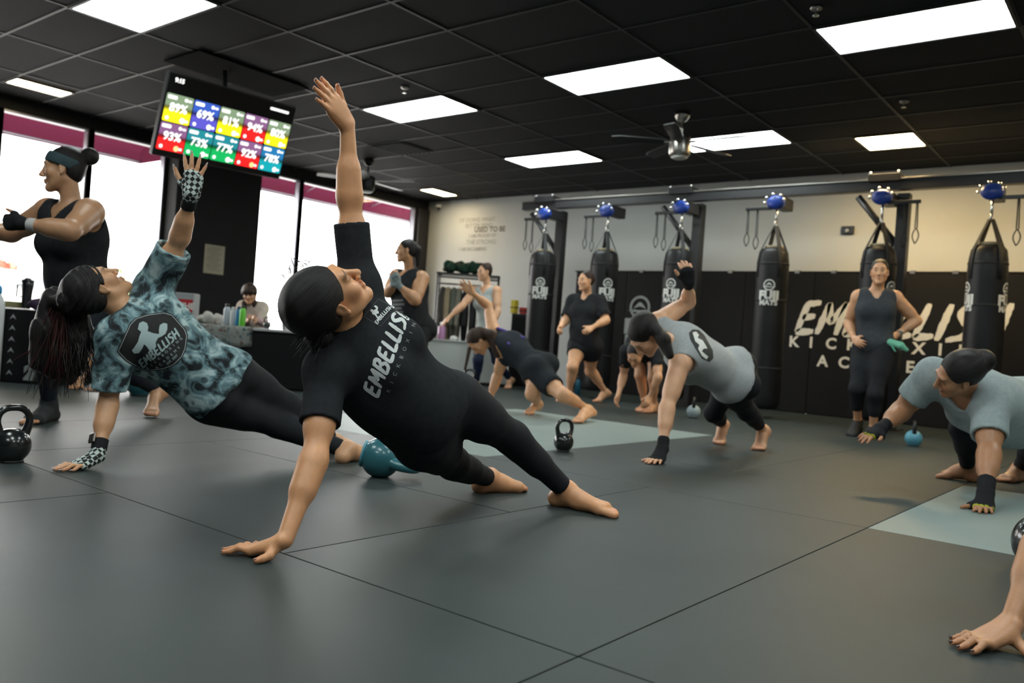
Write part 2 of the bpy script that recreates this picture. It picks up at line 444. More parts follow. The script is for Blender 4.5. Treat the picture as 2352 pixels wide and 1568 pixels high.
# ------------------------------------------------------------------ ceiling of lay-in tiles
ceil_o = struct(box('ceiling', (X0, Y0, ZC+0.02), (XW, YW, ZC+0.12), M_BLACKWALL))
TX = [5.93+.61*k for k in range(-15, 9)]; TY = [3.40+1.22*k for k in range(-6, 7)]
TX = [x for x in TX if X0 <= x <= XW]; TY = [y for y in TY if Y0 <= y <= YW]
TXe = [X0]+TX+[XW]; TYe = [Y0]+TY+[YW]
PANELS = []   # (x0,x1,y0,y1,warm)
for xa, xb in ((5.93, 6.54), (8.37, 8.98)):
    for ya, yb in ((5.84, 7.06), (3.40, 4.62), (0.96, 2.18)):
        if xa > 8 and ya < 1: continue
        PANELS.append((xa, xb, ya, yb, 0))
PANELS += [(2.88, 3.49, 5.84, 7.06, 0), (8.98, 9.59, 2.18, 2.79, 1), (9.66, 10.3, 9.55, 9.9, 1), (3.49, 4.10, 9.68, 10.03, 1)]
PANELS += [(2.88, 3.49, 0.96, 2.18, 0), (2.88, 3.49, -1.48, -.26, 0), (5.93, 6.54, -1.48, -.26, 0), (0.44, 1.05, 0.96, 2.18, 0), (0.44, 1.05, 3.40, 4.62, 0), (-1.39, -.78, .96, 2.18, 0), (8.98, 9.59, -.26, .35, 1), (0.44, 1.05, -1.48, -.26, 0)]  # unseen panels, added to light the foreground and surfaces facing the viewer
def in_panel(x, y): return any(a-.02 < x < b+.02 and c-.02 < y < d+.02 for a, b, c, d, _ in PANELS)
tile_cache = {}
VENT = (7.15, 7.76, 7.06, 8.28)
for xa, xb in zip(TXe, TXe[1:]):
    for ya, yb in zip(TYe, TYe[1:]):
        if xb-xa < .05 or yb-ya < .05: continue
        if any(abs(a-xa) < .02 and c <= ya+.02 and d >= yb-.02 for a, b, c, d, _ in PANELS): continue
        key = (round(xb-xa, 2), round(yb-ya, 2))
        if key not in tile_cache:
            bm = bmesh.new(); add_box(bm, (-(xb-xa)/2+.006, -(yb-ya)/2+.006, 0), ((xb-xa)/2-.006, (yb-ya)/2-.006, .02))
            me = bpy.data.meshes.new('ceiling_tile'); bm.to_mesh(me); bm.free(); tile_cache[key] = me
        o = link('ceiling_tile', tile_cache[key], M_TILE, ceil_o); o.location = ((xa+xb)/2, (ya+yb)/2, ZC+.004+random.uniform(0, .003))
for x in TX: box('grid_bar', (x-.012, Y0, ZC-.002), (x+.012, YW, ZC+.008), M_TBAR, ceil_o)
for y in TY: box('grid_bar', (X0, y-.012, ZC-.0015), (XW, y+.012, ZC+.008), M_TBAR, ceil_o)

# ------------------------------------------------------------------ walls
wb = struct(box('wall_bags', (XW, Y0, 0), (XW+.15, YW+.2, ZC+.1), M_WALL))
struct(box('wall_back', (X0-.15, Y0, 0), (X0, YW+.2, ZC+.1), M_BLACKWALL))
struct(box('wall_right', (X0, Y0-.15, 0), (XW, Y0, ZC+.1), M_WALL))
ww = struct(empty('wall_window', (7, YW, 0)))
def wpart(name, lo, hi, m, bevel=0.0):
    o = box(name, lo, hi, m, None, bevel); o.parent = ww; o.matrix_parent_inverse = Matrix.Translation((-7, -YW, 0)); return o
wpart('header', (X0, YW, 2.90), (XW, YW+.2, ZC+.1), M_BLACKWALL)
wpart('low_wall', (X0, YW, 0), (XW, YW+.2, .45), M_BLACKWALL)
wpart('pillar', (5.76, YW-.25, 0), (7.04, YW+.2, 2.90), M_BLACKWALL)
wpart('corner_post', (10.44, YW-.04, 0), (XW, YW+.2, 2.90), M_FRAME)
wpart('end_wall', (X0, YW, .45), (0.2, YW+.2, 2.9), M_BLACKWALL)
BAYS = [(0.2, 1.9), (1.9, 3.72), (3.72, 4.75), (4.75, 5.76), (7.04, 7.95), (7.95, 9.15), (9.15, 10.44)]
for i, (a, b) in enumerate(BAYS):
    wo = struct(empty('window_%d' % (i+1), ((a+b)/2, YW+.1, .45)))
    def wp(name, lo, hi, m, bevel=0.0):
        o = box(name, lo, hi, m, wo, bevel); o.matrix_parent_inverse = Matrix.Translation((-(a+b)/2, -(YW+.1), -.45)); return o
    wp('window_post', (a-.035, YW+.02, .45), (a+.035, YW+.16, 2.9), M_FRAME, .004)
    wp('window_post', (b-.035, YW+.02, .45), (b+.035, YW+.16, 2.9), M_FRAME, .004)
    wp('post_edge', (b-.05, YW+.03, .5), (b-.036, YW+.12, 2.86), M_ALU)
    wp('head_rail', (a, YW+.03, 2.872), (b, YW+.15, 2.9), M_ALU, .004)
    wp('sill_rail', (a, YW-.02, .45), (b, YW+.16, .52), M_FRAME, .004)
    wp('pane', (a+.03, YW+.095, .52), (b-.03, YW+.101, 2.872), M_GLASS)
# ------------------------------------------------------------------ wall pads on the bag wall
PADX = XW-.06
for j in range(12):
    ya = 7.3-j*.915; yb = ya-.915
    if ya < Y0+.2: break
    o = box('wall_pad', (PADX, max(yb, Y0)+.003, 0.001), (XW, ya-.003, 1.80), M_PADS, wb, bevel=.012, seg=2)
    for zz in (0.25, 0.75):
        box('pad_clip', (PADX-.012, ya-.915*zz-.03, 1.785), (XW, ya-.915*zz+.03, 1.825), M_STEEL, wb)
box('pad_cap', (PADX-.006, Y0, 1.795), (XW, 7.32, 1.812), M_PADS, wb)
WALLM = lambda y, z, x=PADX-.004: basis((x, y, z), (0, -1, 0), (0, 0, 1), (-1, 0, 0))
# lettering on the pads
_bw = brush_mesh('EMBELLISH', .40, .19, .22); _bw[0][:, 0] *= 2.42/(np.ptp(_bw[0][:, 0]))
plate('lettering_embellish', _bw, WALLM(2.64, 1.215), M_WHITEP, wb)
def spaced(word, y0, y1, z, size):
    for i, ch in enumerate(word):
        yy = y0+(y1-y0)*i/(len(word)-1); flat_text('letter', ch, size, WALLM(yy, z), M_WHITEP, wb, bold=.006)
for ch, yy in zip('KICKBOXING', [3.85, 3.63, 3.38, 3.13, 2.88, 2.62, 2.37, 2.14, 1.88, 1.62]): flat_text('letter', ch, .19, WALLM(yy, .90), M_WHITEP, wb, bold=.006)
for ch, yy in zip('ACADEMY', [3.47, 3.21, 2.96, 2.70, 2.45, 2.2, 1.95]): flat_text('letter', ch, .19, WALLM(yy, .675), M_WHITEP, wb, bold=.006)
def fuji_mark(r):
    ring = disc_mesh(r, 28, r*.78)
    mount = poly_mesh([(-r*.62, -r*.12), (-r*.35, r*.2), (-r*.12, r*.42), (r*.12, r*.42), (r*.35, r*.2), (r*.62, -r*.12), (r*.3, 0), (0, .08*r), (-r*.3, 0)])
    wave = poly_mesh([(-r*1.15, -r*.3), (-r*.55, -r*.2), (0, -r*.26), (r*.55, -r*.2), (r*1.15, -r*.3), (r*.6, -r*.4), (0, -r*.44), (-r*.6, -r*.4)])
    return merge2d(ring, mount, wave)
plate('emblem', fuji_mark(.17), WALLM(6.14, 1.28), M_GREYP, wb)
flat_text('lettering', 'FUJI', .27, WALLM(6.14, 0.99), M_GREYP, wb, bold=.022, spacing=1.05)
flat_text('lettering', 'MATS', .17, WALLM(6.14, 0.80), M_GREYP, wb, bold=.012)
# faded quotation painted on the light wall
M_INK = mat('faded_wall_ink', (0.17, 0.16, 0.15), 0.8); M_INK2 = mat('very_faded_wall_ink', (0.37, 0.375, 0.37), 0.8)
WM2 = lambda y, z: WALLM(y, z, XW-.003)
_q = [(1096, 505, 'OF DOING WHAT', .10, M_INK2), (1100, 518, 'BETTER WHO', .10, M_INK2), (1125, 527, 'USED TO BE', .125, M_INK), (1108, 541, 'I AM PROUD OF', .085, M_INK2), (1105, 556, 'THE STRONG', .11, M_INK2), (1085, 572, 'I AM BECOMING', .085, M_INK2)]
for px, py, s, sz, m in _q:
    p = at_x(px, py, XW); flat_text('quotation_line', s, sz, WM2(p[1], p[2]), m, wb, bold=.003)
# black wall plate on the bag wall
p = at_x(1948, 529, XW); wp_ = tag(box('wall_speaker', (-.04, -.075, -.05), (0, .075, .05), M_BLACKMETAL, None, .006), 'small black wall speaker above the pads beside the right posts', 'speaker')
wp_.location = (XW, p[1], p[2]); lathe('speaker_cone', [(.001, 0), (.022, .004), (.024, .008)], mat('pale_speaker_cone', (.5, .52, .55), .4), wp_, 14, Matrix.Translation((-.041, -.0, -.01)) @ Matrix.Rotation(-math.pi/2, 4, 'Y'))

# ------------------------------------------------------------------ ceiling lights
M_PFRAME = mat('light_frame', (0.03, 0.03, 0.032), 0.5)
M_LENS = mat('light_lens', (0.8, 0.8, 0.78), 0.5, emit=(0.90, 1.0, 0.97), estr=PANEL_STRENGTH)
M_LENSW2 = mat('light_lens_warm_dim', (0.8, 0.7, 0.5), 0.5, emit=(1.0, 0.78, 0.45), estr=PANEL_STRENGTH*2.0)
M_LENSW = mat('light_lens_warm', (0.8, 0.7, 0.5), 0.5, emit=(1.0, 0.70, 0.32), estr=PANEL_STRENGTH*4.0)
names = {(5.93, 5.84): 'ceiling light panel nearest the hanging screen, second row out', (5.93, 3.40): 'large bright ceiling panel left of centre, in front of the near ceiling fan', (5.93, 0.96): 'largest ceiling light panel at the upper right corner', (8.37, 5.84): 'ceiling light panel above the walking woman, left of the near fan', (8.37, 3.40): 'ceiling light panel partly hidden by the near fan motor', (2.88, 5.84): 'big ceiling light panel at the upper left edge', (8.98, 2.18): 'small square warm ceiling light near the bag wall', (9.66, 9.55): 'small warm ceiling light by the far corner of the windows', (3.49, 9.68): 'narrow warm ceiling light above the left windows'}
for (a, b, c, d, wm) in PANELS:
    r = empty('ceiling_light', ((a+b)/2, (c+d)/2, ZC-.012)); hx, hy = (b-a)/2, (d-c)/2; e = .025
    tag(r, names.get((a, c), 'added fill light panel behind the photographer, set at x %.0f y %.0f metres' % (a, c) if False else 'added fill light panel out of view over the %s mats' % {(2.88, .96): 'foreground centre', (2.88, -1.48): 'foreground right', (5.93, -1.48): 'far right', (.44, 3.4): 'foreground left', (.44, .96): 'photographer\'s own', (8.98, -.26): 'bag wall right end', (.44, -1.48): 'rear right', (-1.39, .96): 'rear', (.44, 5.84): 'outer left'}.get((a, c), 'rear')), 'ceiling light', 'fluorescent ceiling panels')
    bm = bmesh.new()
    add_box(bm, (-hx, -hy, 0), (hx, -hy+e, .016)); add_box(bm, (-hx, hy-e, 0), (hx, hy, .016)); add_box(bm, (-hx, -hy+e, 0), (-hx+e, hy-e, .016)); add_box(bm, (hx-e, -hy+e, 0), (hx, hy-e, .016))
    bm_obj('frame', bm, M_PFRAME, r)
    box('lens', (-hx+e, -hy+e, .006), (hx-e, hy-e, .014), (M_LENSW2 if c > 9 else M_LENSW) if wm else M_LENS, r)

# ------------------------------------------------------------------ ceiling fans
M_BLADE = mat('fan_blade_dark', (0.02, 0.02, 0.022), 0.35); M_BLADES = mat('fan_blade_grey', (0.25, 0.25, 0.25), 0.4)
def fan(x, y, m_body, m_blade, ang0, label, R=.69, nb=5):
    r = empty('ceiling_fan', (x, y, ZC-.01)); tag(r, label, 'ceiling fan', 'ceiling fans')
    lathe('canopy', [(.02, -.09), (.05, -.075), (.075, -.03), (.078, 0)], m_body, r)
    lathe('down_rod', [(.014, -.22), (.014, -.08)], m_body, r, 12)
    lathe('motor_housing', [(.07, -.44), (.1, -.42), (.108, -.40), (.108, -.26), (.1, -.235), (.03, -.21)], m_body, r, 28)
    lathe('light_cap', [(.02, -.462), (.06, -.455), (.085, -.44), (.07, -.435)], mat('fan_cap', (.5, .5, .48), .4), r, 24)
    for k in range(nb):
        a = ang0+2*math.pi*k/nb; bm = bmesh.new()
        pts = [(.1, .03), (.2, .055), (.6, .07), (R, .045), (R, -.055), (.6, -.07), (.2, -.055), (.1, -.03)]
        lo = [bm.verts.new((p[0], p[1], -.004+p[1]*.18)) for p in pts]; hi = [bm.verts.new((p[0], p[1], .004+p[1]*.18)) for p in pts]
        bm.faces.new(lo[::-1]); bm.faces.new(hi)
        for i in range(8): bm.faces.new((lo[i], lo[(i+1) % 8], hi[(i+1) % 8], hi[i]))
        bmesh.ops.transform(bm, matrix=Matrix.Translation((0, 0, -.29)) @ Matrix.Rotation(a, 4, 'Z'), verts=bm.verts)
        bm_obj('blade', bm, m_blade, r)
        bm = bmesh.new(); add_box(bm, (.07, -.02, -.3), (.16, .02, -.285)); bmesh.ops.transform(bm, matrix=Matrix.Rotation(a, 4, 'Z'), verts=bm.verts); bm_obj('blade_bracket', bm, m_body, r)
    return r
fan(7.46, 3.98, M_STEEL, M_BLADE, math.radians(-89), 'nickel ceiling fan with dark blades in front of a light panel')
fan(7.75, 8.95, M_BLACKMETAL, M_BLADES, math.radians(5), 'black ceiling fan with shiny blades near the windows')
# ceiling vent, sprinklers, smoke detectors
v = tag(empty('ceiling_vent', (7.45, 8.0, ZC-.006)), 'dark square ceiling vent right of the hanging screen', 'vent')
box('vent_frame', (-.3, -.3, 0), (.3, .3, .012), M_BLACKWALL, v)
for k in range(7): box('louvre', (-.27, -.26+k*.08, -.012), (.27, -.22+k*.08, 0), M_BLACKWALL, v)
for (px, py), lb in zip([(930, 200), (1875, 17), (2077, 232)], ['chrome ceiling sprinkler left of the middle light panels', 'dark ceiling sprinkler at the top edge near the right panel', 'dark ceiling sprinkler in front of the small square light']):
    p = at_z(px, py, ZC); s = tag(empty('ceiling_sprinkler', (p[0], p[1], ZC-.008)), lb, 'sprinkler', 'ceiling sprinklers')
    lathe('escutcheon', [(.018, -.012), (.04, -.004), (.042, .008)], M_STEEL, s, 16); lathe('deflector', [(.006, -.05), (.022, -.05), (.022, -.046), (.006, -.046), (.006, -.012)], M_CHROME, s, 12)
p = at_x(988, 474, 10.62); sc_ = tag(empty('security_camera', (10.6, 10.3, 2.92)), 'small white security camera in the far upper corner', 'camera')
lathe('camera_base', [(.03, .0), (.045, .02), (.045, .05)], M_WHITEP, sc_, 14); lathe('camera_eye', [(.005, -.04), (.026, -.03), (.03, 0)], M_BLACKMETAL, sc_, 14)

# ------------------------------------------------------------------ hanging screen
tv = tag(empty('hanging_screen', (4.52, 7.12, 2.48)), 'wide hanging screen showing coloured heart-rate tiles with percentages', 'screen')
TVM = lambda: None
_tl = np.array(at_y(387, 165, 6.98)); _tr = np.array(at_y(684, 245, 7.02)); _bl = np.array(at_y(352, 352, 7.22)); _br = np.array(at_y(640, 415, 7.26))
tvO = (_tl+_tr+_bl+_br)/4; tvU = nrm((_tr-_tl)+(_br-_bl)); tvV = nrm((_tl-_bl)+(_tr-_br)); tvN = np.cross(tvU, tvV); tvV = np.cross(tvN, tvU)
tvW = (np.linalg.norm(_tr-_tl)+np.linalg.norm(_br-_bl))/2; tvH = (np.linalg.norm(_tl-_bl)+np.linalg.norm(_tr-_br))/2
tv.matrix_world = basis(tvO, tvU, tvV, tvN)
print('TV', tvW, tvH, tvO)
M_SCR = mat('screen_black', (0.004, 0.004, 0.005), 0.25)
box('screen_body', (-tvW/2, -tvH/2, -.06), (tvW/2, tvH/2, -.002), M_BLACKMETAL, tv, .008)
box('screen_face', (-tvW/2+.012, -tvH/2+.012, -.003), (tvW/2-.012, tvH/2-.012, 0), M_SCR, tv)
def emat(name, c, s): return mat(name, (0.02, 0.02, 0.02), 0.4, emit=c, estr=s)
def tile_mat(name, top, bot):
    m = bpy.data.materials.new(name); m.use_nodes = True; nt = m.node_tree; n = nt.nodes; l = nt.links; b = n['Principled BSDF']
    tc = n.new('ShaderNodeTexCoord'); sx = n.new('ShaderNodeSeparateXYZ'); l.new(tc.outputs['Generated'], sx.inputs[0])
    cr = n.new('ShaderNodeValToRGB'); e = cr.color_ramp.elements
    e[0].position = 0.0; e[0].color = (*bot, 1); e[1].position = 1.0; e[1].color = (*top, 1)
    for ps, c in ((.36, bot), (.5, tuple(x*.12 for x in bot)), (.62, top)):
        q = cr.color_ramp.elements.new(ps); q.color = (*c, 1)
    l.new(sx.outputs[1], cr.inputs[0]); l.new(cr.outputs[0], b.inputs['Emission Color']); b.inputs['Emission Strength'].default_value = 1.0
    b.inputs['Base Color'].default_value = (.01, .01, .01, 1); b.inputs['Roughness'].default_value = .3
    return m
TC = {'y': tile_mat('tile_yellow', srgb(120, 140, 110), srgb(238, 230, 25)), 'b': tile_mat('tile_blue', srgb(50, 85, 175), srgb(85, 80, 185)), 'r': tile_mat('tile_red', srgb(125, 85, 125), srgb(240, 30, 30)), 'g': tile_mat('tile_green', srgb(30, 125, 135), srgb(10, 165, 85)), 't': tile_mat('tile_teal', srgb(30, 110, 160), srgb(10, 150, 160))}
M_SWHITE = emat('screen_white', (.95, .95, .93), 1.0); M_SORANGE = emat('screen_orange', (.95, .6, .25), 1.0)
rows = [[('y', '89%'), ('b', '69%'), ('y', '81%'), ('r', '94%'), ('y', '80%')], [('r', '93%'), ('g', '73%'), ('g', '77%'), ('r', '92%'), ('t', '78%')]]
tw = (tvW-.03)/5; th = tvH*.345; top0 = tvH/2-tvH*.235
def rrect(wd, hh, r, n=4):
    pts = []
    for cx, cy, a0 in ((wd/2-r, hh/2-r, 0), (-wd/2+r, hh/2-r, 90), (-wd/2+r, -hh/2+r, 180), (wd/2-r, -hh/2+r, 270)):
        for i in range(n+1): a = math.radians(a0+90*i/n); pts.append((cx+r*math.cos(a), cy+r*math.sin(a)))
    return poly_mesh(pts)
I4 = Matrix.Identity(4)
for j, rw in enumerate(rows):
    for i, (c, s) in enumerate(rw):
        cx = -tvW/2+.015+tw*(i+.5); cy = top0-th*(j+.5)
        T = Matrix.Translation((cx, cy, 0))
        t_ = plate('score_tile', rrect(tw-.008, th-.008, .015), I4, TC[c], tv, .0); t_.matrix_local = Matrix.Translation((cx, cy, .0015))
        flat_text('percentage', s, th*.40, Matrix.Translation((0, th*.02, .0015)), M_SWHITE, t_, bold=.004)
        plate('name_bar', rrect(tw*.34, th*.13, .012), Matrix.Translation((-tw*.27, th*.36, .0015)), M_SWHITE, t_)
        plate('badge', merge2d(shift(disc_mesh(.017, 14), tw*.22, th*.36), shift(rrect(tw*.14, th*.08, .008), tw*.36, th*.35)), Matrix.Translation((0, 0, .0015)), M_SWHITE, t_)
        plate('points', merge2d(shift(disc_mesh(.018, 14), -tw*.33, -th*.36), shift(rrect(tw*.12, th*.09, .008), tw*.37, -th*.36)), Matrix.Translation((0, 0, .0015)), M_SWHITE, t_)
        plate('coin', shift(disc_mesh(.026, 16), tw*.22, -th*.36), Matrix.Translation((0, 0, .0018)), M_SORANGE if s in ('92%', '93%') else M_SWHITE, t_)
flat_text('clock', '9:15', tvH*.07, Matrix.Translation((-tvW*.42, tvH*.42, .0015)), M_SWHITE, tv, bold=.003)
plate('status_line', rrect(tvW*.16, tvH*.035, .01), Matrix.Translation((tvW*.36, tvH*.40, .0015)), M_SWHITE, tv)
_inv = tv.matrix_world.inverted(); _c = tvO-tvN*.08
tube('hanger_pole', [_inv @ Vector(_c), _inv @ Vector((_c[0], _c[1]+.06, ZC-.01))], .022, M_BLACKWALL, tv)
bm = bmesh.new(); add_box(bm, (_c[0]-.45, _c[1]-.25, ZC-.02), (_c[0]+.75, _c[1]+.36, ZC-.006)); bmesh.ops.transform(bm, matrix=_inv, verts=bm.verts); bm_obj('ceiling_shade_sheet', bm, mat('shade_black', (.006, .006, .006), .9, spec=.05), tv)  # near-black sheet standing in for the shadow on the ceiling above the screen

# ------------------------------------------------------------------ heavy bag rig
BX = 9.0
rig = tag(empty('bag_rig', (9.3, 4.5, 0)), 'long black steel rail on square posts carrying the heavy bags', 'rig')
def rp(name, lo, hi, m=M_BLACKMETAL, bevel=.004):
    o = box(name, lo, hi, m, rig, bevel); o.matrix_parent_inverse = Matrix.Translation((-9.3, -4.5, 0)); return o
rp('rail', (9.24, -.6, 2.515), (9.36, 7.35, 2.62))
rp('rail_lip', (9.22, -.6, 2.62), (9.38, 7.35, 2.635), M_STEEL, .002)
for yy in (6.8, 4.72, 2.36, 0.1):
    rp('post', (9.37, yy-.08, 0), (9.49, yy+.04, 2.5)); rp('foot_plate', (9.3, yy-.14, 0), (9.56, yy+.1, .012))
    o = tube('brace', [(9.3, yy+.42, 2.47), (9.41, yy+.02, 1.95)], .035, M_BLACKMETAL, rig, 8); o.matrix_parent_inverse = Matrix.Translation((-9.3, -4.5, 0))
    rp('rail_clamp', (9.18, yy-.02, 2.60), (9.40, yy+.3, 2.68))
    for dy in (0, .28):
        o = lathe('clamp_bolt', [(.012, 0), (.014, .02), (.010, .03)], M_CHROME, rig, 10, Matrix.Translation((9.2, yy+dy, 2.675))); o.matrix_parent_inverse = Matrix.Translation((-9.3, -4.5, 0))
M_BAG = mat('bag_leather_black', (0.011, 0.011, 0.012), 0.45, noise=0.12, nscale=7, bump=0.1, bscale=90, spec=.3)
M_STRAP = mat('webbing_black', (0.014, 0.014, 0.015), 0.75)
M_BLUE = mat('blue_mount', (0.010, 0.040, 0.26), 0.35)
M_BAGTAG = mat('tan_patch', (0.35, 0.29, 0.18), 0.6)
def make_bag():
    r = empty('heavy_bag', (0, 0, 0)); R = .172
    prof = [(.02, .10), (.12, .10), (.155, .115), (R, .16)]
    for k in range(12): prof.append((R*(1+.012*math.sin(k*1.3)), .25+k*.125))
    prof += [(R*.98, 1.74), (R*.9, 1.83), (R*.7, 1.875), (.03, 1.88)]
    b = lathe('bag_body', prof, M_BAG, r, 32)
    for z in (1.70, 1.30, .55): lathe('seam_band', [(R*1.0, z-.012), (R*1.018, z-.008), (R*1.018, z+.008), (R*1.0, z+.012)], M_STRAP, b, 32)
    lathe('top_collar', [(.10, 1.872), (.105, 1.90), (.09, 1.905), (.088, 1.88)], M_BAGTAG, r, 20)
    for k in range(4):
        a = math.pi/4+k*math.pi/2; ca, sa = math.cos(a), math.sin(a)
        tube('strap', [(R*1.02*ca, R*1.02*sa, 1.55), (R*1.03*ca, R*1.03*sa, 1.72), (R*.93*ca, R*.93*sa, 1.83), (.02*ca, .02*sa, 2.13)], .024, M_STRAP, r, 8, flat=(ca, sa, .3))
    tube('ring', [(.035*math.cos(t), 0, 2.15+.035*math.sin(t)) for t in np.linspace(0, 2*math.pi, 14, endpoint=False)], .008, M_CHROME, r, 8, True)
    tube('swivel', [(0, 0, 2.17), (0, 0, 2.24), (0, 0, 2.33)], [.012, .014, .012], M_CHROME, r, 10)
    mt = lathe('blue_cap', [(.03, -.05), (.075, -.03), (.1, .0), (.1, .04), (.07, .06)], M_BLUE, r, 18, Matrix.Translation((-.02, 0, 2.385)) @ Matrix.Rotation(-math.pi/2, 4, 'Y') @ Matrix.Scale(.78, 4, (1, 0, 0)))
    for a in (35, 80, 128, 165, -5):
        lathe('bolt', [(.006, 0), (.016, .006), (.016, .018), (.004, .024)], M_CHROME, mt, 10, Matrix.Translation((-.085, .11*math.cos(math.radians(a)), 2.385+.085*math.sin(math.radians(a)))) @ Matrix.Rotation(-math.pi/2, 4, 'Y'))
    box('mount_bracket', (-.02, -.06, 2.34), (.33, .06, 2.47), M_BLACKMETAL, r, .01)
    # printed mark on two sides
    for ang in (0.0, 2.5):
        pr = []
        for nm, vf in (('emblem', shift(fuji_mark(.062), 0, .0)), ('lettering', shift(text_mesh('FUJI', .125, bold=.008, spacing=1.04), 0, -.115)), ('lettering', shift(text_mesh('MATS', .075, bold=.004, spacing=1.05), 0, -.195))):
            V, F = vf; zz = 1.46
            P = [((R*1.022)*math.cos(ang-v[0]/R*-1), (R*1.022)*math.sin(ang-v[0]/R*-1), zz+v[1]) for v in V]
            link(nm, raw_mesh(nm, P, F), M_WHITEP, b)
    return r
def make_arm(r, side, straps=2):
    box('side_arm', (-.02, min(.05*side, .36*side), 2.315), (.02, max(.05*side, .36*side), 2.35), M_BLACKMETAL, r, .004)
    for k in range(straps):
        y = side*(.22+.11*k); L = .42+.06*((k+1) % 2)
        pts = [(0, y-.004, 2.32), (0, y-.012, 2.32-L*.6)]
        pts += [(0, y+.03*math.sin(t)*1.0, 2.32-L*.6-.16*(t/math.pi)-.0) for t in np.linspace(.3, math.pi, 6)]
        pts += [(0, y-.03*math.sin(t), 2.32-L*.6-.16*(t/math.pi)) for t in np.linspace(math.pi*.95, .3, 6)]
        pts += [(0, y+.008, 2.32-L*.6), (0, y+.008, 2.32)]
        tube('hanging_strap', pts, .006, M_STRAP, r, 6)
proto = make_bag()
bag_y = [6.73, 5.75, 4.71, 3.55, 2.44, 1.45]
bl = ['heavy bag at the far left end of the rail, beside the light wall', 'heavy bag behind the walking woman in black', 'heavy bag behind the raised fist of the grey tank woman', 'fully visible heavy bag left of the big wall lettering', 'heavy bag behind the woman with hands on hips', 'nearest heavy bag at the right edge covering the last letter']
for i, y in enumerate(bag_y):
    b = proto if i == 0 else copy_tree(proto)
    tag(b, bl[i], 'heavy bag', 'black heavy bags hanging from the rail'); b.location = (BX, y, 0)
    bd = [c_ for c_ in b.children if c_.name.startswith('bag_body')][0]; bd.rotation_euler = (0, 0, math.atan2(-y, -BX)+(-.1, .35, -.45, -.15, .9, -1.25)[i])
for i, b in enumerate([o for o in bpy.data.objects if o.type == 'EMPTY' and o.name.startswith('heavy_bag')]):
    make_arm(b, 1 if b.location[1] > 3 else -1)

# ------------------------------------------------------------------ outside: pavement, awnings, car, shrubs
M_PAVE = mat('pavement', (0.45, 0.44, 0.42), 0.9, noise=0.06, nscale=1)
struct(box('pavement', (-20, YW+.2, -.25), (40, 60, -.15), M_PAVE))
def awning(xa, xb, label):
    r = tag(empty('awning', ((xa+xb)/2, YW+.2, 3.0)), label, 'awning', 'maroon awnings outside the windows'); cx = (xa+xb)/2
    bm = bmesh.new(); z0, z1 = .55, -.02; y1 = .95
    vs = [bm.verts.new(p) for p in ((xa-cx, 0, z0), (xb-cx, 0, z0), (xb-cx, y1, z1), (xa-cx, y1, z1))]; bm.faces.new(vs)
    v2 = [bm.verts.new(p) for p in ((xa-cx, y1, z1), (xb-cx, y1, z1), (xb-cx, y1, z1-.17), (xa-cx, y1, z1-.17))]; bm.faces.new(v2)
    for x in (xa-cx, xb-cx):
        bm.faces.new([bm.verts.new(p) for p in ((x, 0, z0), (x, y1, z1), (x, y1, z1-.17), (x, 0, z1-.17))])
    bm_obj('canopy', bm, M_MAROON, r)
    for x in np.linspace(xa-cx+.1, xb-cx-.1, 4): tube('strut', [(x, 0, 0.05), (x+.3, y1-.02, z1-.02)], .012, M_ALU, r, 6)
    tube('front_bar', [(xa-cx, y1-.02, z1-.14), (xb-cx, y1-.02, z1-.14)], .014, M_ALU, r, 6)
awning(-.5, 5.95, 'maroon canvas awning outside the left windows'); awning(7.0, 11.6, 'maroon canvas awning outside the right windows')
M_CARP = mat('car_paint_white', (0.75, 0.75, 0.74), 0.25, coat=0.5); M_CARG = mat('car_glass', (0.25, 0.28, 0.3), 0.1); M_TYRE = mat('tyre', (0.02, 0.02, 0.02), 0.8)
def car(x, y, rz, label):
    r = tag(empty('parked_car', (x, y, -.15), (0, 0, rz)), label, 'car')
    side = [(-2.1, .35), (-2.15, .75), (-1.9, .95), (-1.0, 1.02), (-.45, 1.45), (.7, 1.48), (1.35, 1.05), (2.0, .95), (2.15, .7), (2.1, .35)]
    bm = bmesh.new(); A = [bm.verts.new((p[0], -.85+.12*(p[1] > 1.1), p[1])) for p in side]; Bv = [bm.verts.new((p[0], .85-.12*(p[1] > 1.1), p[1])) for p in side]
    bm.faces.new(A[::-1]); bm.faces.new(Bv)
    for i in range(len(side)): bm.faces.new((A[i], A[(i+1) % len(side)], Bv[(i+1) % len(side)], Bv[i]))
    bm_obj('car_body', bm, M_CARP, r, False, .05, 3)
    for s in (-1, 1): box('side_window', (-.75, s*.8-.02, 1.08), (1.0, s*.8+.02, 1.38), M_CARG, r, .03)
    for wx in (-1.35, 1.35):
        for s in (-1, 1): lathe('wheel', [(.05, -.1), (.3, -.1), (.33, -.06), (.33, .06), (.3, .1), (.05, .1)], M_TYRE, r, 22, Matrix.Translation((wx, s*.8, .33)) @ Matrix.Rotation(math.pi/2, 4, 'X'))
car(6.3, 17.5, .2, 'white parked car outside the left windows')
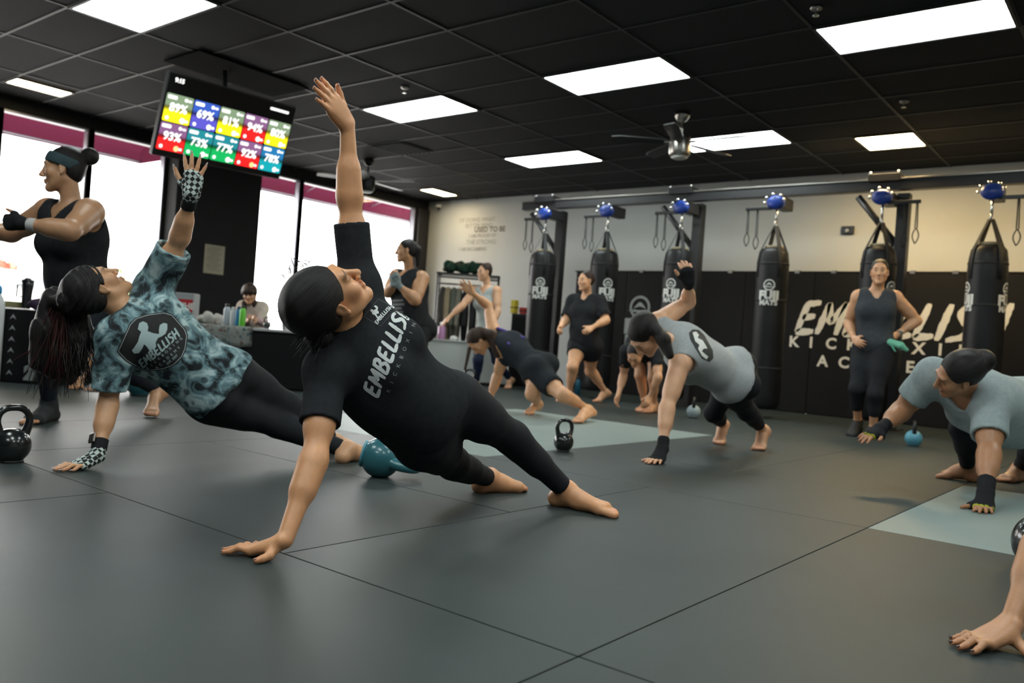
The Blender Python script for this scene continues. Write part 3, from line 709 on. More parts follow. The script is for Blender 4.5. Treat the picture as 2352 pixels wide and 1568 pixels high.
def shrub(x, y, s, c, label):
    r = tag(empty('shrub', (x, y, -.15)), label, 'shrub', 'shrubs beyond the parking lot')
    bm = bmesh.new(); rnd = random.Random(int(x*10))
    for k in range(420):
        a = rnd.uniform(0, 6.28); rr = s*math.sqrt(rnd.random()); z = .3+rnd.random()*s*1.5; rr *= math.sqrt(max(.1, 1-((z-.8*s)/(1.1*s))**2))
        c0 = Vector((rr*math.cos(a), rr*math.sin(a), z)); d1 = Vector([rnd.uniform(-.12, .12) for _ in range(3)]); d2 = Vector([rnd.uniform(-.12, .12) for _ in range(3)])
        bm.faces.new([bm.verts.new(c0+d1), bm.verts.new(c0+d2), bm.verts.new(c0-d1), bm.verts.new(c0-d2)])
    bm_obj('foliage', bm, mat('foliage_'+str(int(x*10)), c, .8, noise=.3, nscale=2), r); tube('trunk', [(0, 0, 0), (0, 0, s*.8)], .06, mat('bark', (.12, .08, .05), .9), r, 6)
shrub(7.5, 21.5, 1.0, (.42, .12, .08), 'reddish shrub beyond the white parked car'); shrub(10.5, 22, 1.1, (.25, .3, .16), 'pale green shrub behind the tie-dye woman\'s raised arm')

# ------------------------------------------------------------------ kettlebells
def kettlebell(p, R, m_body, label, m_handle=None, rz=0.0, lying=None, m_base=None, hscale=1.0, hthick=1.0):
    r = tag(empty('kettlebell', p), label, 'kettlebell', 'kettlebells on the floor')
    zc = R*.93
    prof = [(.02, 0), (R*.62, 0)]+[(R*math.sin(t), zc-R*math.cos(t)*1.0) for t in np.linspace(.72, 2.75, 16)]+[(.005, zc+R*.965)]
    b = lathe('bell', prof, m_body, r, 30)
    lathe('base_ring', [(R*.55, -.0005), (R*.66, .0), (R*.67, .008), (R*.6, .01)], m_base or M_BLACKMETAL, r, 24)
    hw, hh = R*.78*hscale, R*1.45*hscale; z0 = zc+R*.60
    pts = [(-hw*.72, 0, z0), (-hw*.92, 0, z0+hh*.28), (-hw, 0, z0+hh*.52), (-hw*.86, 0, z0+hh*.78), (-hw*.5, 0, z0+hh*.93), (0, 0, z0+hh*.96), (hw*.5, 0, z0+hh*.93), (hw*.86, 0, z0+hh*.78), (hw, 0, z0+hh*.52), (hw*.92, 0, z0+hh*.28), (hw*.72, 0, z0)]
    P = np.array(pts); 
    for _ in range(2):
        Q = [P[0]]
        for a, c in zip(P, P[1:]): Q += [.75*a+.25*c, .25*a+.75*c]
        Q.append(P[-1]); P = np.array(Q)
    tt = np.abs(np.linspace(-1, 1, len(P))); tube('handle', list(P), list(R*hthick*(.19+.10*tt**3)), m_handle or m_body, r, 12)
    r.rotation_euler = (0, 0, rz)
    if lying is not None: r.matrix_world = lying
    return r
M_KBK = mat('black_enamel', (0.012, 0.014, 0.014), 0.22, noise=.1, nscale=14, coat=.4, bump=.05, bscale=40); M_KBT = mat('teal_vinyl', (0.035, 0.15, 0.18), 0.28, coat=.3); M_KBB = mat('light_blue_vinyl', (0.10, 0.32, 0.42), 0.4, noise=.1); M_KBG = mat('pale_grey_vinyl', (0.30, 0.38, 0.40), 0.4)
yawv = math.atan2(CR[1], CR[0])
kettlebell(at_z(24, 1060), .071, M_KBK, 'shiny black kettlebell at the left edge beside the checkered glove hand', rz=yawv+.9, hscale=1.12)
kettlebell(at_z(1293, 1036), .060, M_KBK, 'black kettlebell standing alone on the mats at centre', rz=yawv+.55, hscale=1.15)
kettlebell(at_z(2396, 1312), .098, M_KBK, 'black kettlebell cut by the right edge above the lone hand', rz=yawv+1.5)
kettlebell(at_z(2097, 1024), .070, M_KBB, 'light blue kettlebell behind the grey shirt woman\'s outstretched arm', M_BLACKMETAL, rz=yawv+1.2)
kettlebell(at_z(1592, 960), .070, M_KBG, 'pale grey kettlebell behind the grey tank woman\'s legs', M_BLACKMETAL, rz=yawv+1.3)
kettlebell(at_z(322, 908), .12, M_KBT, 'teal kettlebell behind the headband woman\'s rear foot', M_BLACKMETAL, rz=yawv)
kettlebell(at_z(1077, 893), .085, M_KBK, 'black kettlebell in front of the white counter', rz=yawv)
# the teal one lies on its side, handle to the right
kp = at_z(872, 1094); R_ = .088
ax = nrm(CR*.93-CF*.0+np.array([0, 0, -.24])); sd = nrm(np.cross([0, 0, 1.0], ax)); nn = np.cross(ax, sd); sd = nrm(CF+CR*.25-ax*np.dot(CF+CR*.25, ax)); nn = np.cross(ax, sd)
base = np.array([kp[0], kp[1], R_*.93])-ax*R_*.93
kettlebell(base, R_, M_KBT, 'teal kettlebell tipped on its side behind the black shirt woman', M_KBT, lying=basis(base, sd, nn*-1, ax), m_base=M_KBB, hscale=.95, hthick=1.2)

# ------------------------------------------------------------------ plyo box, tumbler and clutter at the left
M_PLYO = mat('plyo_box_black', (0.010, 0.010, 0.011), 0.5, noise=.1, nscale=6, spec=.2)
bp = at_z(100, 884); 
pb = tag(empty('plyometric_box', bp), 'black plyometric box with white arrows and the number 24', 'box'); fwd2 = nrm([CF[0], CF[1], 0]); rt2 = nrm([CR[0], CR[1], 0])
pb.matrix_world = basis(bp, rt2, fwd2, (0, 0, 1))
box('box_body', (-.42, 0, 0), (.11, .6, .61), M_PLYO, pb, .012)
box('top_edge', (-.415, .004, .611), (.105, .595, .616), M_ALU, pb)
FM = Matrix(((1, 0, 0, 0), (0, 0, -1, -.0025), (0, 1, 0, 0), (0, 0, 0, 1)))
for k in range(6):
    plate('arrow', shift(poly_mesh([(-.028, -.022), (0, .022), (.028, -.022), (0, -.004)]), -.29-.009*0+.004*k*0, .545-.092*k), FM, M_GREYP, pb)
flat_text('number', '24', .15, FM @ Matrix.Translation((-.09, .085, 0)), M_GREYP, pb, bold=.012)
M_TUMB = mat('tumbler_black', (0.012, 0.012, 0.014), 0.3)
def on_box(px, py, D, z=.617):
    q = at_d(px, 700, 7.13); return np.array([q[0], q[1], z])
tb = tag(empty('tumbler', on_box(60, 700, 7.3)), 'tall black tumbler with side handle on the plyometric box', 'tumbler')
lathe('cup', [(.03, 0), (.036, .01), (.04, .12), (.048, .2), (.048, .23)], M_TUMB, tb, 22); lathe('lid', [(.049, .23), (.049, .245), (.03, .25), (.02, .262), (.004, .262)], M_TUMB, tb, 22)
hd = -rt2; tube('handle', [hd*.045+np.array([0, 0, .2]), hd*.085+np.array([0, 0, .2]), hd*.088+np.array([0, 0, .1]), hd*.043+np.array([0, 0, .1])], .007, M_TUMB, tb, 8)
pg = tag(empty('gear_pouch', on_box(90, 700, 7.25)), 'dark purple soft pouch slumped beside the tumbler', 'pouch'); 
solid('pouch_body', [ell((0, 0, .045), np.eye(3), (.09, .06, .05), .02), ell((.04, .02, .06), np.eye(3), (.05, .05, .045), .03)], .008, mat('purple_cloth', (.03, .012, .04), .8, noise=.2), pg); tube('drawstring', [(-.02, -.055, .06), (.0, -.06, .1), (.03, -.055, .07)], .004, M_STRAP, pg, 6)
tag(box('snack_carton', (-.07, -.05, 0), (.07, .05, .055), mat('carton_olive', (.22, .2, .09), .7), None, .004), 'low olive carton left of the black tumbler', 'carton').location = Vector(on_box(28, 700, 7.4))
wbn = tag(empty('water_bottle', at_z(-6, 905)), 'tall white bottle with blue cap cut by the left edge', 'bottle', 'drink bottles')
wbn.location = Vector(at_d(-8, 700, 6.7)*np.array([1, 1, 0])); M_WB = mat('white_bottle', (.6, .62, .64), .35)
lathe('bottle_body', [(.05, 0), (.06, .02), (.06, .62), (.05, .68), (.03, .72)], M_WB, wbn, 20); lathe('cap', [(.03, .72), (.034, .73), (.034, .77), (.02, .79)], mat('cyan_cap', (.02, .25, .55), .4), wbn, 16)

# ------------------------------------------------------------------ sign-in table by the windows
M_TBL = mat('table_black', (0.009, 0.009, 0.010), 0.6, spec=.15); M_TTOP = mat('table_top_pale', (.5, .5, .5), .3)
tp = at_d(585, 884, 8.15); tp[2] = 0
tb2 = empty('display_table', tp); tag(tb2, 'black skirted table with pale top by the windows', 'table'); tb2.matrix_world = basis(tp, nrm(rt2*1-fwd2*-.12), nrm(fwd2-rt2*.12), (0, 0, 1))
box('table_skirt', (-1.0, .0, 0), (.75, .55, .565), M_TBL, tb2, .01)
box('table_top', (-1.02, -.02, .565), (.78, .57, .592), M_TTOP, tb2, .006)
box('kick_panel', (-.98, -.012, .02), (.73, -.002, .53), M_TBL, tb2, .004)
def on_tab(px, D): q = at_d(px, 740, D+.62); return np.array([q[0], q[1], .593])
def cloth_mat():
    m = mat('floral_cloth', (.42, .45, .43), .9, noise=.3, nscale=14, bump=.2, bscale=40); nt = m.node_tree; n = nt.nodes; l = nt.links; b = n['Principled BSDF']
    tc = n.new('ShaderNodeTexCoord'); nz = n.new('ShaderNodeTexNoise'); nz.inputs['Scale'].default_value = 22; l.new(tc.outputs['Object'], nz.inputs[0])
    cr = n.new('ShaderNodeValToRGB'); e = cr.color_ramp.elements; e[0].position = .3; e[0].color = (.28, .12, .09, 1); e[1].position = .42; e[1].color = (.36, .39, .37, 1)
    for ps, c in ((.55, (.5, .52, .5, 1)), (.66, (.12, .2, .2, 1))): q = e.new(ps); q.color = c
    l.new(nz.outputs[0], cr.inputs[0]); l.new(cr.outputs[0], b.inputs['Base Color']); return m
M_CLOTH = cloth_mat()
bm = bmesh.new(); nx, path = 22, [(.4, .004), (.2, .005), (.0, .006), (-.024, .002), (-.034, -.03), (-.036, -.08), (-.034, -.14), (-.04, -.20)]
grid = []
for i in range(nx+1):
    x = -.98+.93*i/nx; row = []
    for j, (y, z) in enumerate(path): row.append(bm.verts.new((x, y-(.012*math.sin(i*1.1)+.006*math.sin(i*2.3))*(max(0, j-3)/4), .593+z*(1+.06*math.sin(i*.8)) if z < 0 else .593+z)))
    grid.append(row)
for i in range(nx):
    for j in range(len(path)-1): bm.faces.new((grid[i][j], grid[i][j+1], grid[i+1][j+1], grid[i+1][j]))
bmesh.ops.solidify(bm, geom=bm.faces[:], thickness=.003)
cl = bm_obj('table_runner', bm, M_CLOTH, None, True); tag(cl, 'patterned pale cloth draped over the left half of the black table', 'tablecloth'); cl.matrix_world = tb2.matrix_world.copy()
def bottle(px, D, rr, hh, c, ccap, label, group='bottles on the black table'):
    r = tag(empty('drink_bottle', on_tab(px, D)), label, 'bottle', group)
    lathe('bottle_body', [(rr*.9, 0), (rr, .01), (rr, hh*.72), (rr*.75, hh*.82), (rr*.5, hh*.86)], mat('bottle_'+label.split()[0], c, .35), r, 18)
    lathe('cap', [(rr*.55, hh*.86), (rr*.6, hh*.87), (rr*.6, hh*.98), (rr*.4, hh)], mat('cap_'+label.split()[0], ccap, .4), r, 14)
bottle(520, 7.75, .035, .22, (.4, .45, .5), (.015, .015, .015), 'frosted bottle with black lid nearest the floral cloth end', )
bottle(534, 7.72, .03, .19, (.55, .57, .58), (.5, .5, .5), 'white bottle between frosted and blue bottles')
bottle(547, 7.7, .034, .20, (.015, .17, .33), (.01, .05, .1), 'blue bottle beside the green one on the table')
bottle(556, 7.62, .03, .215, (.12, .5, .04), (.02, .02, .02), 'bright green bottle in front of the seated girl')
bottle(660, 7.85, .05, .16, (.45, .47, .47), (.4, .4, .4), 'pale canister right of the small table kettlebell')
kb_t = kettlebell(on_tab(614, 7.7), .036, M_KBK, 'tiny black kettlebell standing on the black table', rz=yawv+.1, hscale=1.15); kb_t['group'] = 'kettlebells on the floor'; del kb_t['group']
# display box with red card
db = tag(empty('display_box', on_tab(408, 7.82)), 'clear display box with red printed card on the table', 'display box'); db.matrix_world = basis(on_tab(408, 7.82), rt2, fwd2, (0, 0, 1))
box('box_shell', (-.15, 0, 0), (.15, .16, .3), mat('grey_acrylic', (.35, .37, .38), .3), db, .01)
box('red_card', (-.14, -.004, .10), (.14, -.001, .235), mat('red_card', (.45, .02, .03), .5), db); box('navy_card', (-.14, -.004, .0), (.14, -.001, .1), mat('navy_card', (.02, .025, .1), .5), db)
flat_text('card_text', 'ALL THE', .085, FM @ Matrix.Translation((.0, .165, .0035)), M_WHITEP, db, bold=.003)
sk = tag(empty('folded_fabric', on_tab(484, 7.85)), 'crumpled pale fabric heaped on the table cloth', 'fabric')
_rs = np.random.RandomState(4)
solid('fabric_heap', [ell((_rs.uniform(-.14, .14), _rs.uniform(-.05, .1), .02+_rs.uniform(0, .05)), np.linalg.qr(_rs.normal(size=(3, 3)))[0], (.07, .04, .03), .02, clips=[((0, 0, .001), (0, 0, -1))]) for _ in range(14)]+[ell((-.02, .02, .08), np.eye(3), (.05, .05, .05), .02)], .008, mat('pale_fabric', (.5, .48, .44), .9, noise=.1), sk)
box('fold_tag', (.08, -.09, .0), (.14, -.06, .02), M_WHITEP, sk, .003)
# notice on the pillar
nt_ = tag(empty('paper_notice', at_y(492, 596, YW-.255)), 'cream paper notice pinned to the black pillar', 'notice'); _a = at_y(472, 560, YW-.255); _b = at_y(513, 632, YW-.255)
M_PAPER = mat('cream_paper', (.42, .39, .30), .8, noise=.05, nscale=12); wdt, hgt = abs(_b[0]-_a[0]), abs(_a[2]-_b[2])
box('sheet', (-wdt/2, -.002, -hgt/2), (wdt/2, .002, hgt/2), M_PAPER, nt_)
M_FAINT = mat('faint_print', (.25, .23, .18), .8)
for k in range(13): box('text_line', (-wdt*(.38 if k % 4 else .25), -.0032, hgt*.42-k*hgt*.065-.006), (wdt*(.36-.08*(k % 3)), -.0021, hgt*.42-k*hgt*.065+.004), M_FAINT, nt_)

# ------------------------------------------------------------------ clothes rack and white counter in the far corner
rk = tag(empty('clothes_rack', np.array([8.42, 8.05, 0])), 'black metal clothes rack with shelf in the far corner', 'clothes rack'); rax = nrm(at_d(1150, 700, 11.7)-at_d(1000, 700, 11.7)); rax[2] = 0; rax = nrm(rax); rfw = np.array([-rax[1], rax[0], 0])
c0 = at_d(1003, 700, 12.75); c0[2] = 0; rk.matrix_world = basis(c0, rax, rfw, (0, 0, 1)); RL = .92
for x in (0, RL):
    for y in (-.18, .18): tube('upright', [(x, y, 0), (x, y, 1.62)], .014, M_BLACKMETAL, rk, 8)
for z in (1.62, 1.52): tube('rail', [(0, 0, z-.06), (RL, 0, z-.06)], .013, M_BLACKMETAL, rk, 8)
box('shelf', (-.02, -.2, 1.595), (RL+.02, .2, 1.62), M_BLACKMETAL, rk, .004); box('base_shelf', (-.02, -.2, .1), (RL+.02, .2, .12), M_BLACKMETAL, rk, .004)
def garment(x, c, wd, ln, label):
    g = empty('hanging_garment', (0, 0, 0)); tag(g, label, 'garment', 'clothes on the rack'); g.matrix_world = rk.matrix_world @ Matrix.Translation((x, 0, 0))
    pr = [ell((0, 0, 1.30), np.eye(3), (.035, .2, .10), .06), ell((0, 0, 1.30-ln*.45), np.eye(3), (.05, wd, ln*.55), .06), cone((0, -.17, 1.30), (0, -.24, .85), .045, .04, .04), cone((0, .17, 1.30), (0, .24, .85), .045, .04, .04)]
    ds = lambda P: .008*np.sin(P[..., 1]*70+P[..., 2]*6)
    solid('garment_body', pr, .02, mat('garment_'+label.split()[0]+label.split()[1], c, .9, noise=.15, nscale=10, bump=.2, bscale=30), g, disp=ds)
    tube('hook', [(0, 0, 1.38), (0, 0, 1.43), (0, .02, 1.455), (0, 0, 1.475)], .004, M_STEEL, g, 6)
for x, c, wd, ln, lb in ((.08, (.05, .045, .04), .2, .8, 'dark brown coat at the left end of the rack'), (.16, (.34, .27, .17), .2, .85, 'tan long coat hanging on the rack'), (.25, (.12, .13, .10), .19, .8, 'olive grey jacket hanging on the rack'), (.33, (.2, .19, .15), .18, .8, 'grey beige shirt hanging on the rack'), (.44, (.015, .015, .017), .2, .75, 'black jacket hanging mid rack'), (.56, (.014, .014, .016), .2, .8, 'black hooded top behind the grey tank woman'), (.68, (.45, .44, .4), .2, .9, 'cream garment at the right end of the rack')):
    garment(x, c, wd, ln, lb)
jk = tag(empty('folded_jacket', rk.matrix_world @ Vector((.36, 0, 1.62))), 'dark green jacket lying on top of the rack shelf', 'jacket'); jk.matrix_world = rk.matrix_world @ Matrix.Translation((.34, 0, 1.62))
_rs = np.random.RandomState(9)
solid('jacket_body', [ell((_rs.uniform(-.22, .25), _rs.uniform(-.08, .08), .06+_rs.uniform(0, .07)), np.linalg.qr(_rs.normal(size=(3, 3)))[0], (.11, .07, .05), .03, clips=[((0, 0, .001), (0, 0, -1))]) for _ in range(14)], .015, mat('dark_green_cloth', (.012, .05, .028), .85, noise=.5, nscale=6), jk)
solid('jacket_sleeve', [cone((.1, 0, .14), (.32, .02, .17), .05, .03, .02), cone((-.05, -.02, .14), (-.25, 0, .06), .05, .04, .02)], .015, mat('black_cloth_sleeve', (.012, .014, .013), .85), jk)
M_CNT = mat('counter_grey_white', (.50, .53, .52), .5); cn = empty('white_counter'); tag(cn, 'pale grey counter below the clothes rack', 'counter'); q0 = at_d(978, 884, 11.7); q0[2] = 0
cn.matrix_world = basis(q0, rax, rfw, (0, 0, 1)); box('counter_body', (0, 0, .04), (1.12, .45, .585), M_CNT, cn, .01); box('counter_top', (-.02, -.02, .585), (1.14, .47, .605), M_CNT, cn, .004); box('toe_kick', (.02, .04, 0), (1.1, .43, .04), M_BLACKMETAL, cn)
def on_cnt(px, D): q = at_d(px, 780, 11.95); return np.array([q[0], q[1], .606])
pk = tag(empty('pink_bottle', on_cnt(1013, 11.75)), 'pink bottle on the pale counter by the rack', 'bottle'); lathe('bottle_body', [(.045, 0), (.055, .02), (.055, .17), (.03, .2)], mat('pink_plastic', (.45, .22, .4), .4), pk, 16); lathe('cap', [(.03, .2), (.032, .24), (.015, .25)], M_WHITEP, pk, 12)
for (px, D, s, lb) in ((985, 11.7, .06, 'crumpled white towel at the left end of the counter'), (1042, 11.8, .05, 'small crumpled towel beside the pink bottle')):
    t_ = tag(empty('towel', on_cnt(px, D)), lb, 'towel', 'towels on the counter'); _rs = np.random.RandomState(int(px))
    solid('towel_heap', [ell((_rs.uniform(-s, s)*.6, _rs.uniform(-s, s)*.6, s*.5), np.linalg.qr(_rs.normal(size=(3, 3)))[0], (s, s*.6, s*.45), .02, clips=[((0, 0, .001), (0, 0, -1))]) for _ in range(6)], .012, M_WHITEP, t_)
# black cabinet and toys right of the rack
cb = tag(empty('black_cabinet', (0, 0, 0)), 'low black cabinet between the rack and the first heavy bag', 'cabinet'); q1 = at_z(1163, 878); q1[2] = 0; cb.matrix_world = basis(at_d(1166, 860, 12.25)*np.array([1, 1, 0]), rax, rfw, (0, 0, 1))
box('cabinet_body', (0, 0, 0), (.46, .5, 1.06), M_PLYO, cb, .01)
for k in range(2): d_ = box('cabinet_door', (.02+.22*k, -.018, .04), (.22+.22*k, -.002, 1.02), M_TBL, cb, .004); box('door_handle', (.20+.03*k-.008, -.035, .5), (.20+.03*k+.004, -.018, .62), M_STEEL, d_)
for dx, dz, c, lb in ((-.0, .10, (.55, .45, .03), 'yellow foam block on the black cabinet'), (.13, .05, (.45, .05, .04), 'red pad on the black cabinet'), (.26, .04, (.04, .22, .4), 'blue pad on the black cabinet')):
    o = tag(empty('training_pad', cb.matrix_world @ Vector((dx+.03, .1, 1.065))), lb, 'training pad', 'coloured pads on the cabinet'); box('pad_body', (-.05, -.04, 0), (.05, .04, dz*2), mat('pad_'+lb.split()[0], c, .6), o, .012); box('pad_strap', (-.052, -.042, dz*.8), (.052, .042, dz*.8+.015), M_STRAP, o)
o = tag(empty('sport_bottle', at_z(1326, 905)), 'blue drink bottle on the floor behind the walking woman', 'bottle'); lathe('bottle_body', [(.035, 0), (.04, .01), (.04, .17), (.022, .2)], mat('blue_translucent', (.02, .12, .2), .3), o, 14); lathe('cap', [(.022, .2), (.025, .23), (.012, .245)], M_BLACKMETAL, o, 12)
# ------------------------------------------------------------------ people: joints read off the photograph (pixel, distance from the camera in metres; 'z' = height where the joint's height is known)
def J_(spec):
    out = {}
    for k, v in spec.items():
        if len(v) == 4: out[k] = at_z(v[0], v[1], v[2])
        else: out[k] = at_d(*v)
    return out
POSE = {}
POSE['A'] = dict(H=1.62, J=dict(  # black shirt, side plank in front
    wriR=(654, 1240, .05, 'z'), finR=(520, 1256, .012, 'z'), elbR=(723, 1050, 2.384), shoR=(752, 852, 2.531), shoL=(822, 655, 2.694), elbL=(803, 462, 2.668), wriL=(798, 287, 2.633), finL=(735, 196, 2.531),
    nek=(800, 752, 2.613), hipR=(968, 1002, 2.803), hipL=(1030, 915, 2.862), kneL=(1178, 1006, 3.105), ankL=(1303, 1128, 3.245), toeL=(1440, 1180, .02, 'z'), kneR=(1040, 1062, 3.145), ankR=(1125, 1102, 3.454), toeR=(1212, 1112, 3.543), hed=(759, 686, 2.50)))
POSE['B'] = dict(H=1.62, J=dict(  # tie-dye shirt, side plank at left
    wriL=(224, 1046, .05, 'z'), finL=(120, 1078, .012, 'z'), elbL=(248, 925, 3.466), shoL=(268, 775, 3.455), shoR=(352, 665, 3.690), elbR=(412, 548, 3.606), wriR=(440, 446, 3.486), finR=(453, 312, 3.472),
    nek=(300, 722, 3.573), hipL=(470, 915, 3.726), hipR=(520, 850, 3.822), kneR=(660, 930, 4.032), ankR=(770, 1015, 4.237), toeR=(842, 1018, 4.328), kneL=(640, 975, 3.982), ankL=(800, 1040, 3.981), toeL=(848, 1046, 4.143), hed=(227, 664, 3.50)))
POSE['C'] = dict(H=1.68, J=dict(  # headband, lunge at left
    nek=(160, 478, 4.767), shoL=(206, 488, 4.695), shoR=(112, 486, 4.836), elbL=(162, 530, 4.442), wriL=(48, 512, 4.405), finL=(-10, 508, 4.438), elbR=(28, 535, 4.862), wriR=(-30, 530, 4.606), finR=(-70, 515, 4.634),
    hipL=(205, 705, 4.856), hipR=(190, 700, 4.999), kneL=(112, 800, 4.535), ankL=(112, 935, 4.677), toeL=(60, 968, .02, 'z'), kneR=(270, 838, 5.096), ankR=(362, 896, 5.419), toeR=(346, 952, .02, 'z'), hed=(146, 392, 4.737)))
POSE['D'] = dict(H=1.66, J=dict(  # far black tank with ponytail
    nek=(938, 628, 8.648), shoL=(968, 640, 8.544), shoR=(912, 634, 8.760), elbL=(955, 690, 8.385), wriL=(912, 652, 8.322), finL=(903, 622, 8.263), elbR=(890, 672, 8.582), wriR=(906, 648, 8.383), finR=(902, 618, 8.331),
    hipL=(962, 755, 8.581), hipR=(940, 752, 8.718), kneL=(955, 835, 8.396), ankL=(957, 893, 8.638), toeL=(935, 905, 8.503), kneR=(925, 833, 8.592), ankR=(925, 888, 8.840), toeR=(903, 900, 8.702), hed=(932, 577, 8.568)))
POSE['E'] = dict(H=1.66, J=dict(  # far grey tank, stepping
    nek=(1118, 662, 11.082), shoL=(1141, 668, 11.000), shoR=(1092, 668, 11.163), elbL=(1143, 714, 10.898), wriL=(1130, 750, 10.790), finL=(1122, 775, 10.804), elbR=(1062, 702, 10.999), wriR=(1028, 732, 10.913), finR=(1012, 748, 10.801),
    hipL=(1132, 762, 11.091), hipR=(1108, 762, 11.199), kneR=(1098, 826, 10.976), ankR=(1094, 882, 11.089), toeR=(1082, 894, 10.953), kneL=(1140, 826, 11.251), ankL=(1172, 872, 11.456), toeL=(1163, 894, 11.368), hed=(1113, 626, 11.052)))
POSE['F'] = dict(H=1.62, J=dict(  # far dark top and shorts, plank with arm raised
    wriL=(1122, 925, 7.594), finL=(1105, 938, 7.469), elbL=(1142, 865, 7.640), shoL=(1160, 805, 7.538), shoR=(1132, 757, 7.772), elbR=(1122, 703, 7.918), wriR=(1085, 672, 7.778), finR=(1054, 648, 7.749),
    nek=(1150, 780, 7.653), hipL=(1240, 862, 7.300), hipR=(1232, 835, 7.446), kneL=(1295, 908, 6.988), ankL=(1352, 940, 7.203), toeL=(1325, 968, .02, 'z'), kneR=(1222, 905, 7.220), ankR=(1237, 928, 7.558), toeR=(1210, 957, 7.369), hed=(1098, 785, 7.608)))
POSE['G'] = dict(H=1.60, J=dict(  # far black v-neck and shorts, walking
    nek=(1348, 682, 9.649), shoR=(1316, 692, 9.735), shoL=(1378, 694, 9.570), elbR=(1300, 735, 9.659), wriR=(1286, 752, 9.461), finR=(1279, 766, 9.352), elbL=(1392, 735, 9.424), wriL=(1360, 752, 9.297), finL=(1344, 762, 9.210),
    hipR=(1330, 790, 9.672), hipL=(1358, 790, 9.555), kneR=(1315, 842, 9.390), ankR=(1306, 905, 9.543), toeR=(1278, 921, 9.439), kneL=(1356, 852, 9.770), ankL=(1392, 900, 9.955), toeL=(1366, 923, 9.882), hed=(1345, 646, 9.560)))
POSE['H'] = dict(H=1.60, J=dict(  # bent over, behind the grey tank
    nek=(1470, 800, 8.366), shoR=(1440, 808, 8.331), shoL=(1508, 815, 8.404), elbR=(1432, 862, 8.459), wriR=(1420, 908, 8.360), finR=(1412, 932, 8.290), elbL=(1512, 865, 8.244), wriL=(1492, 912, 8.332), finL=(1482, 935, 8.247),
    hipR=(1468, 785, 8.859), hipL=(1505, 785, 8.780), kneR=(1470, 862, 8.757), ankR=(1482, 935, 8.874), toeR=(1464, 944, 8.736), kneL=(1500, 868, 8.596), ankL=(1503, 930, 8.793), toeL=(1482, 948, 8.641), hed=(1458, 815, 8.187)))
POSE['I'] = dict(H=1.66, J=dict(  # grey tank, plank with arm raised
    wriL=(1522, 1030, 4.800), finL=(1488, 1064, .012, 'z'), elbL=(1532, 935, 4.902), shoL=(1562, 835, 5.002), shoR=(1510, 740, 5.202), elbR=(1580, 695, 5.346), wriR=(1582, 648, 5.142), finR=(1576, 608, 5.073),
    nek=(1545, 788, 5.104), hipL=(1672, 880, 5.340), hipR=(1690, 852, 5.480), kneL=(1716, 945, 5.616), ankL=(1754, 988, 5.903), toeL=(1738, 1033, 5.794), kneR=(1640, 948, 5.767), ankR=(1662, 975, 6.114), toeR=(1648, 1020, 6.017), hed=(1482, 772, 5.004)))
POSE['J'] = dict(H=1.64, J=dict(  # hands on hips
    nek=(2012, 672, 7.611), shoR=(1972, 682, 7.666), shoL=(2056, 684, 7.558), elbR=(1950, 742, 7.809), wriR=(1962, 778, 7.619), finR=(1978, 792, 7.477), elbL=(2106, 736, 7.568), wriL=(2058, 770, 7.527), finL=(2030, 775, 7.440),
    hipR=(1988, 795, 7.677), hipL=(2030, 795, 7.535), kneR=(1968, 892, 7.547), ankR=(1970, 968, 7.735), toeR=(1953, 992, 7.588), kneL=(2010, 905, 7.426), ankL=(2005, 985, 7.535), toeL=(1982, 1005, 7.368), hed=(2020, 626, 7.550)))
POSE['K'] = dict(H=1.66, J=dict(  # grey tee, crouched plank at right
    wriL=(2264, 1130, 3.932), finL=(2256, 1176, .012, 'z'), elbL=(2272, 1040, 4.088), shoL=(2275, 930, 4.254), shoR=(2140, 862, 4.484), elbR=(2072, 942, 4.616), wriR=(2022, 985, 4.473), finR=(1975, 1008, 4.399),
    nek=(2222, 905, 4.375), hipL=(2372, 945, 4.590), hipR=(2328, 955, 4.773), kneR=(2215, 985, 4.682), ankR=(2222, 1072, 4.959), toeR=(2150, 1090, 5.014), kneL=(2385, 1010, 4.831), ankL=(2340, 1075, 5.119), toeL=(2300, 1100, 4.999), hed=(2200, 862, 4.244)))
POSE['L'] = dict(H=1.64, J=dict(  # only a forearm in view, lower right
    wriR=(2322, 1434, .05, 'z'), finR=(2205, 1478, .012, 'z'), elbR=(2395, 1250, 2.057), shoR=(2440, 1030, 2.197), shoL=(2600, 900, 2.333), elbL=(2640, 1100, 2.399), wriL=(2660, 1280, 2.278), finL=(2600, 1360, 2.202),
    nek=(2530, 950, 2.273), hipR=(2690, 1020, 2.569), hipL=(2740, 980, 2.671), kneR=(2820, 1130, 2.728), ankR=(2920, 1275, .09, 'z'), toeR=(2880, 1310, .02, 'z'), kneL=(2870, 1090, 2.910), ankL=(2960, 1245, .09, 'z'), toeL=(2920, 1280, .02, 'z'), hed=(2450, 880, 2.160)))
POSE['M'] = dict(H=1.42, J=dict(  # girl seated behind the table
    nek=(580, 700, 9.337), shoL=(602, 708, 9.279), shoR=(558, 706, 9.396), elbL=(606, 742, 9.121), wriL=(588, 735, 8.920), finL=(578, 728, 8.809), elbR=(556, 742, 9.213), wriR=(570, 735, 9.037), finR=(580, 728, 8.928),
    hipL=(592, 795, 9.269), hipR=(566, 793, 9.327), kneL=(592, 800, 8.921), ankL=(590, 862, 9.044), toeL=(585, 872, 8.893), kneR=(566, 798, 8.979), ankR=(566, 860, 9.098), toeR=(560, 870, 8.945), hed=(573, 677, 9.235)))
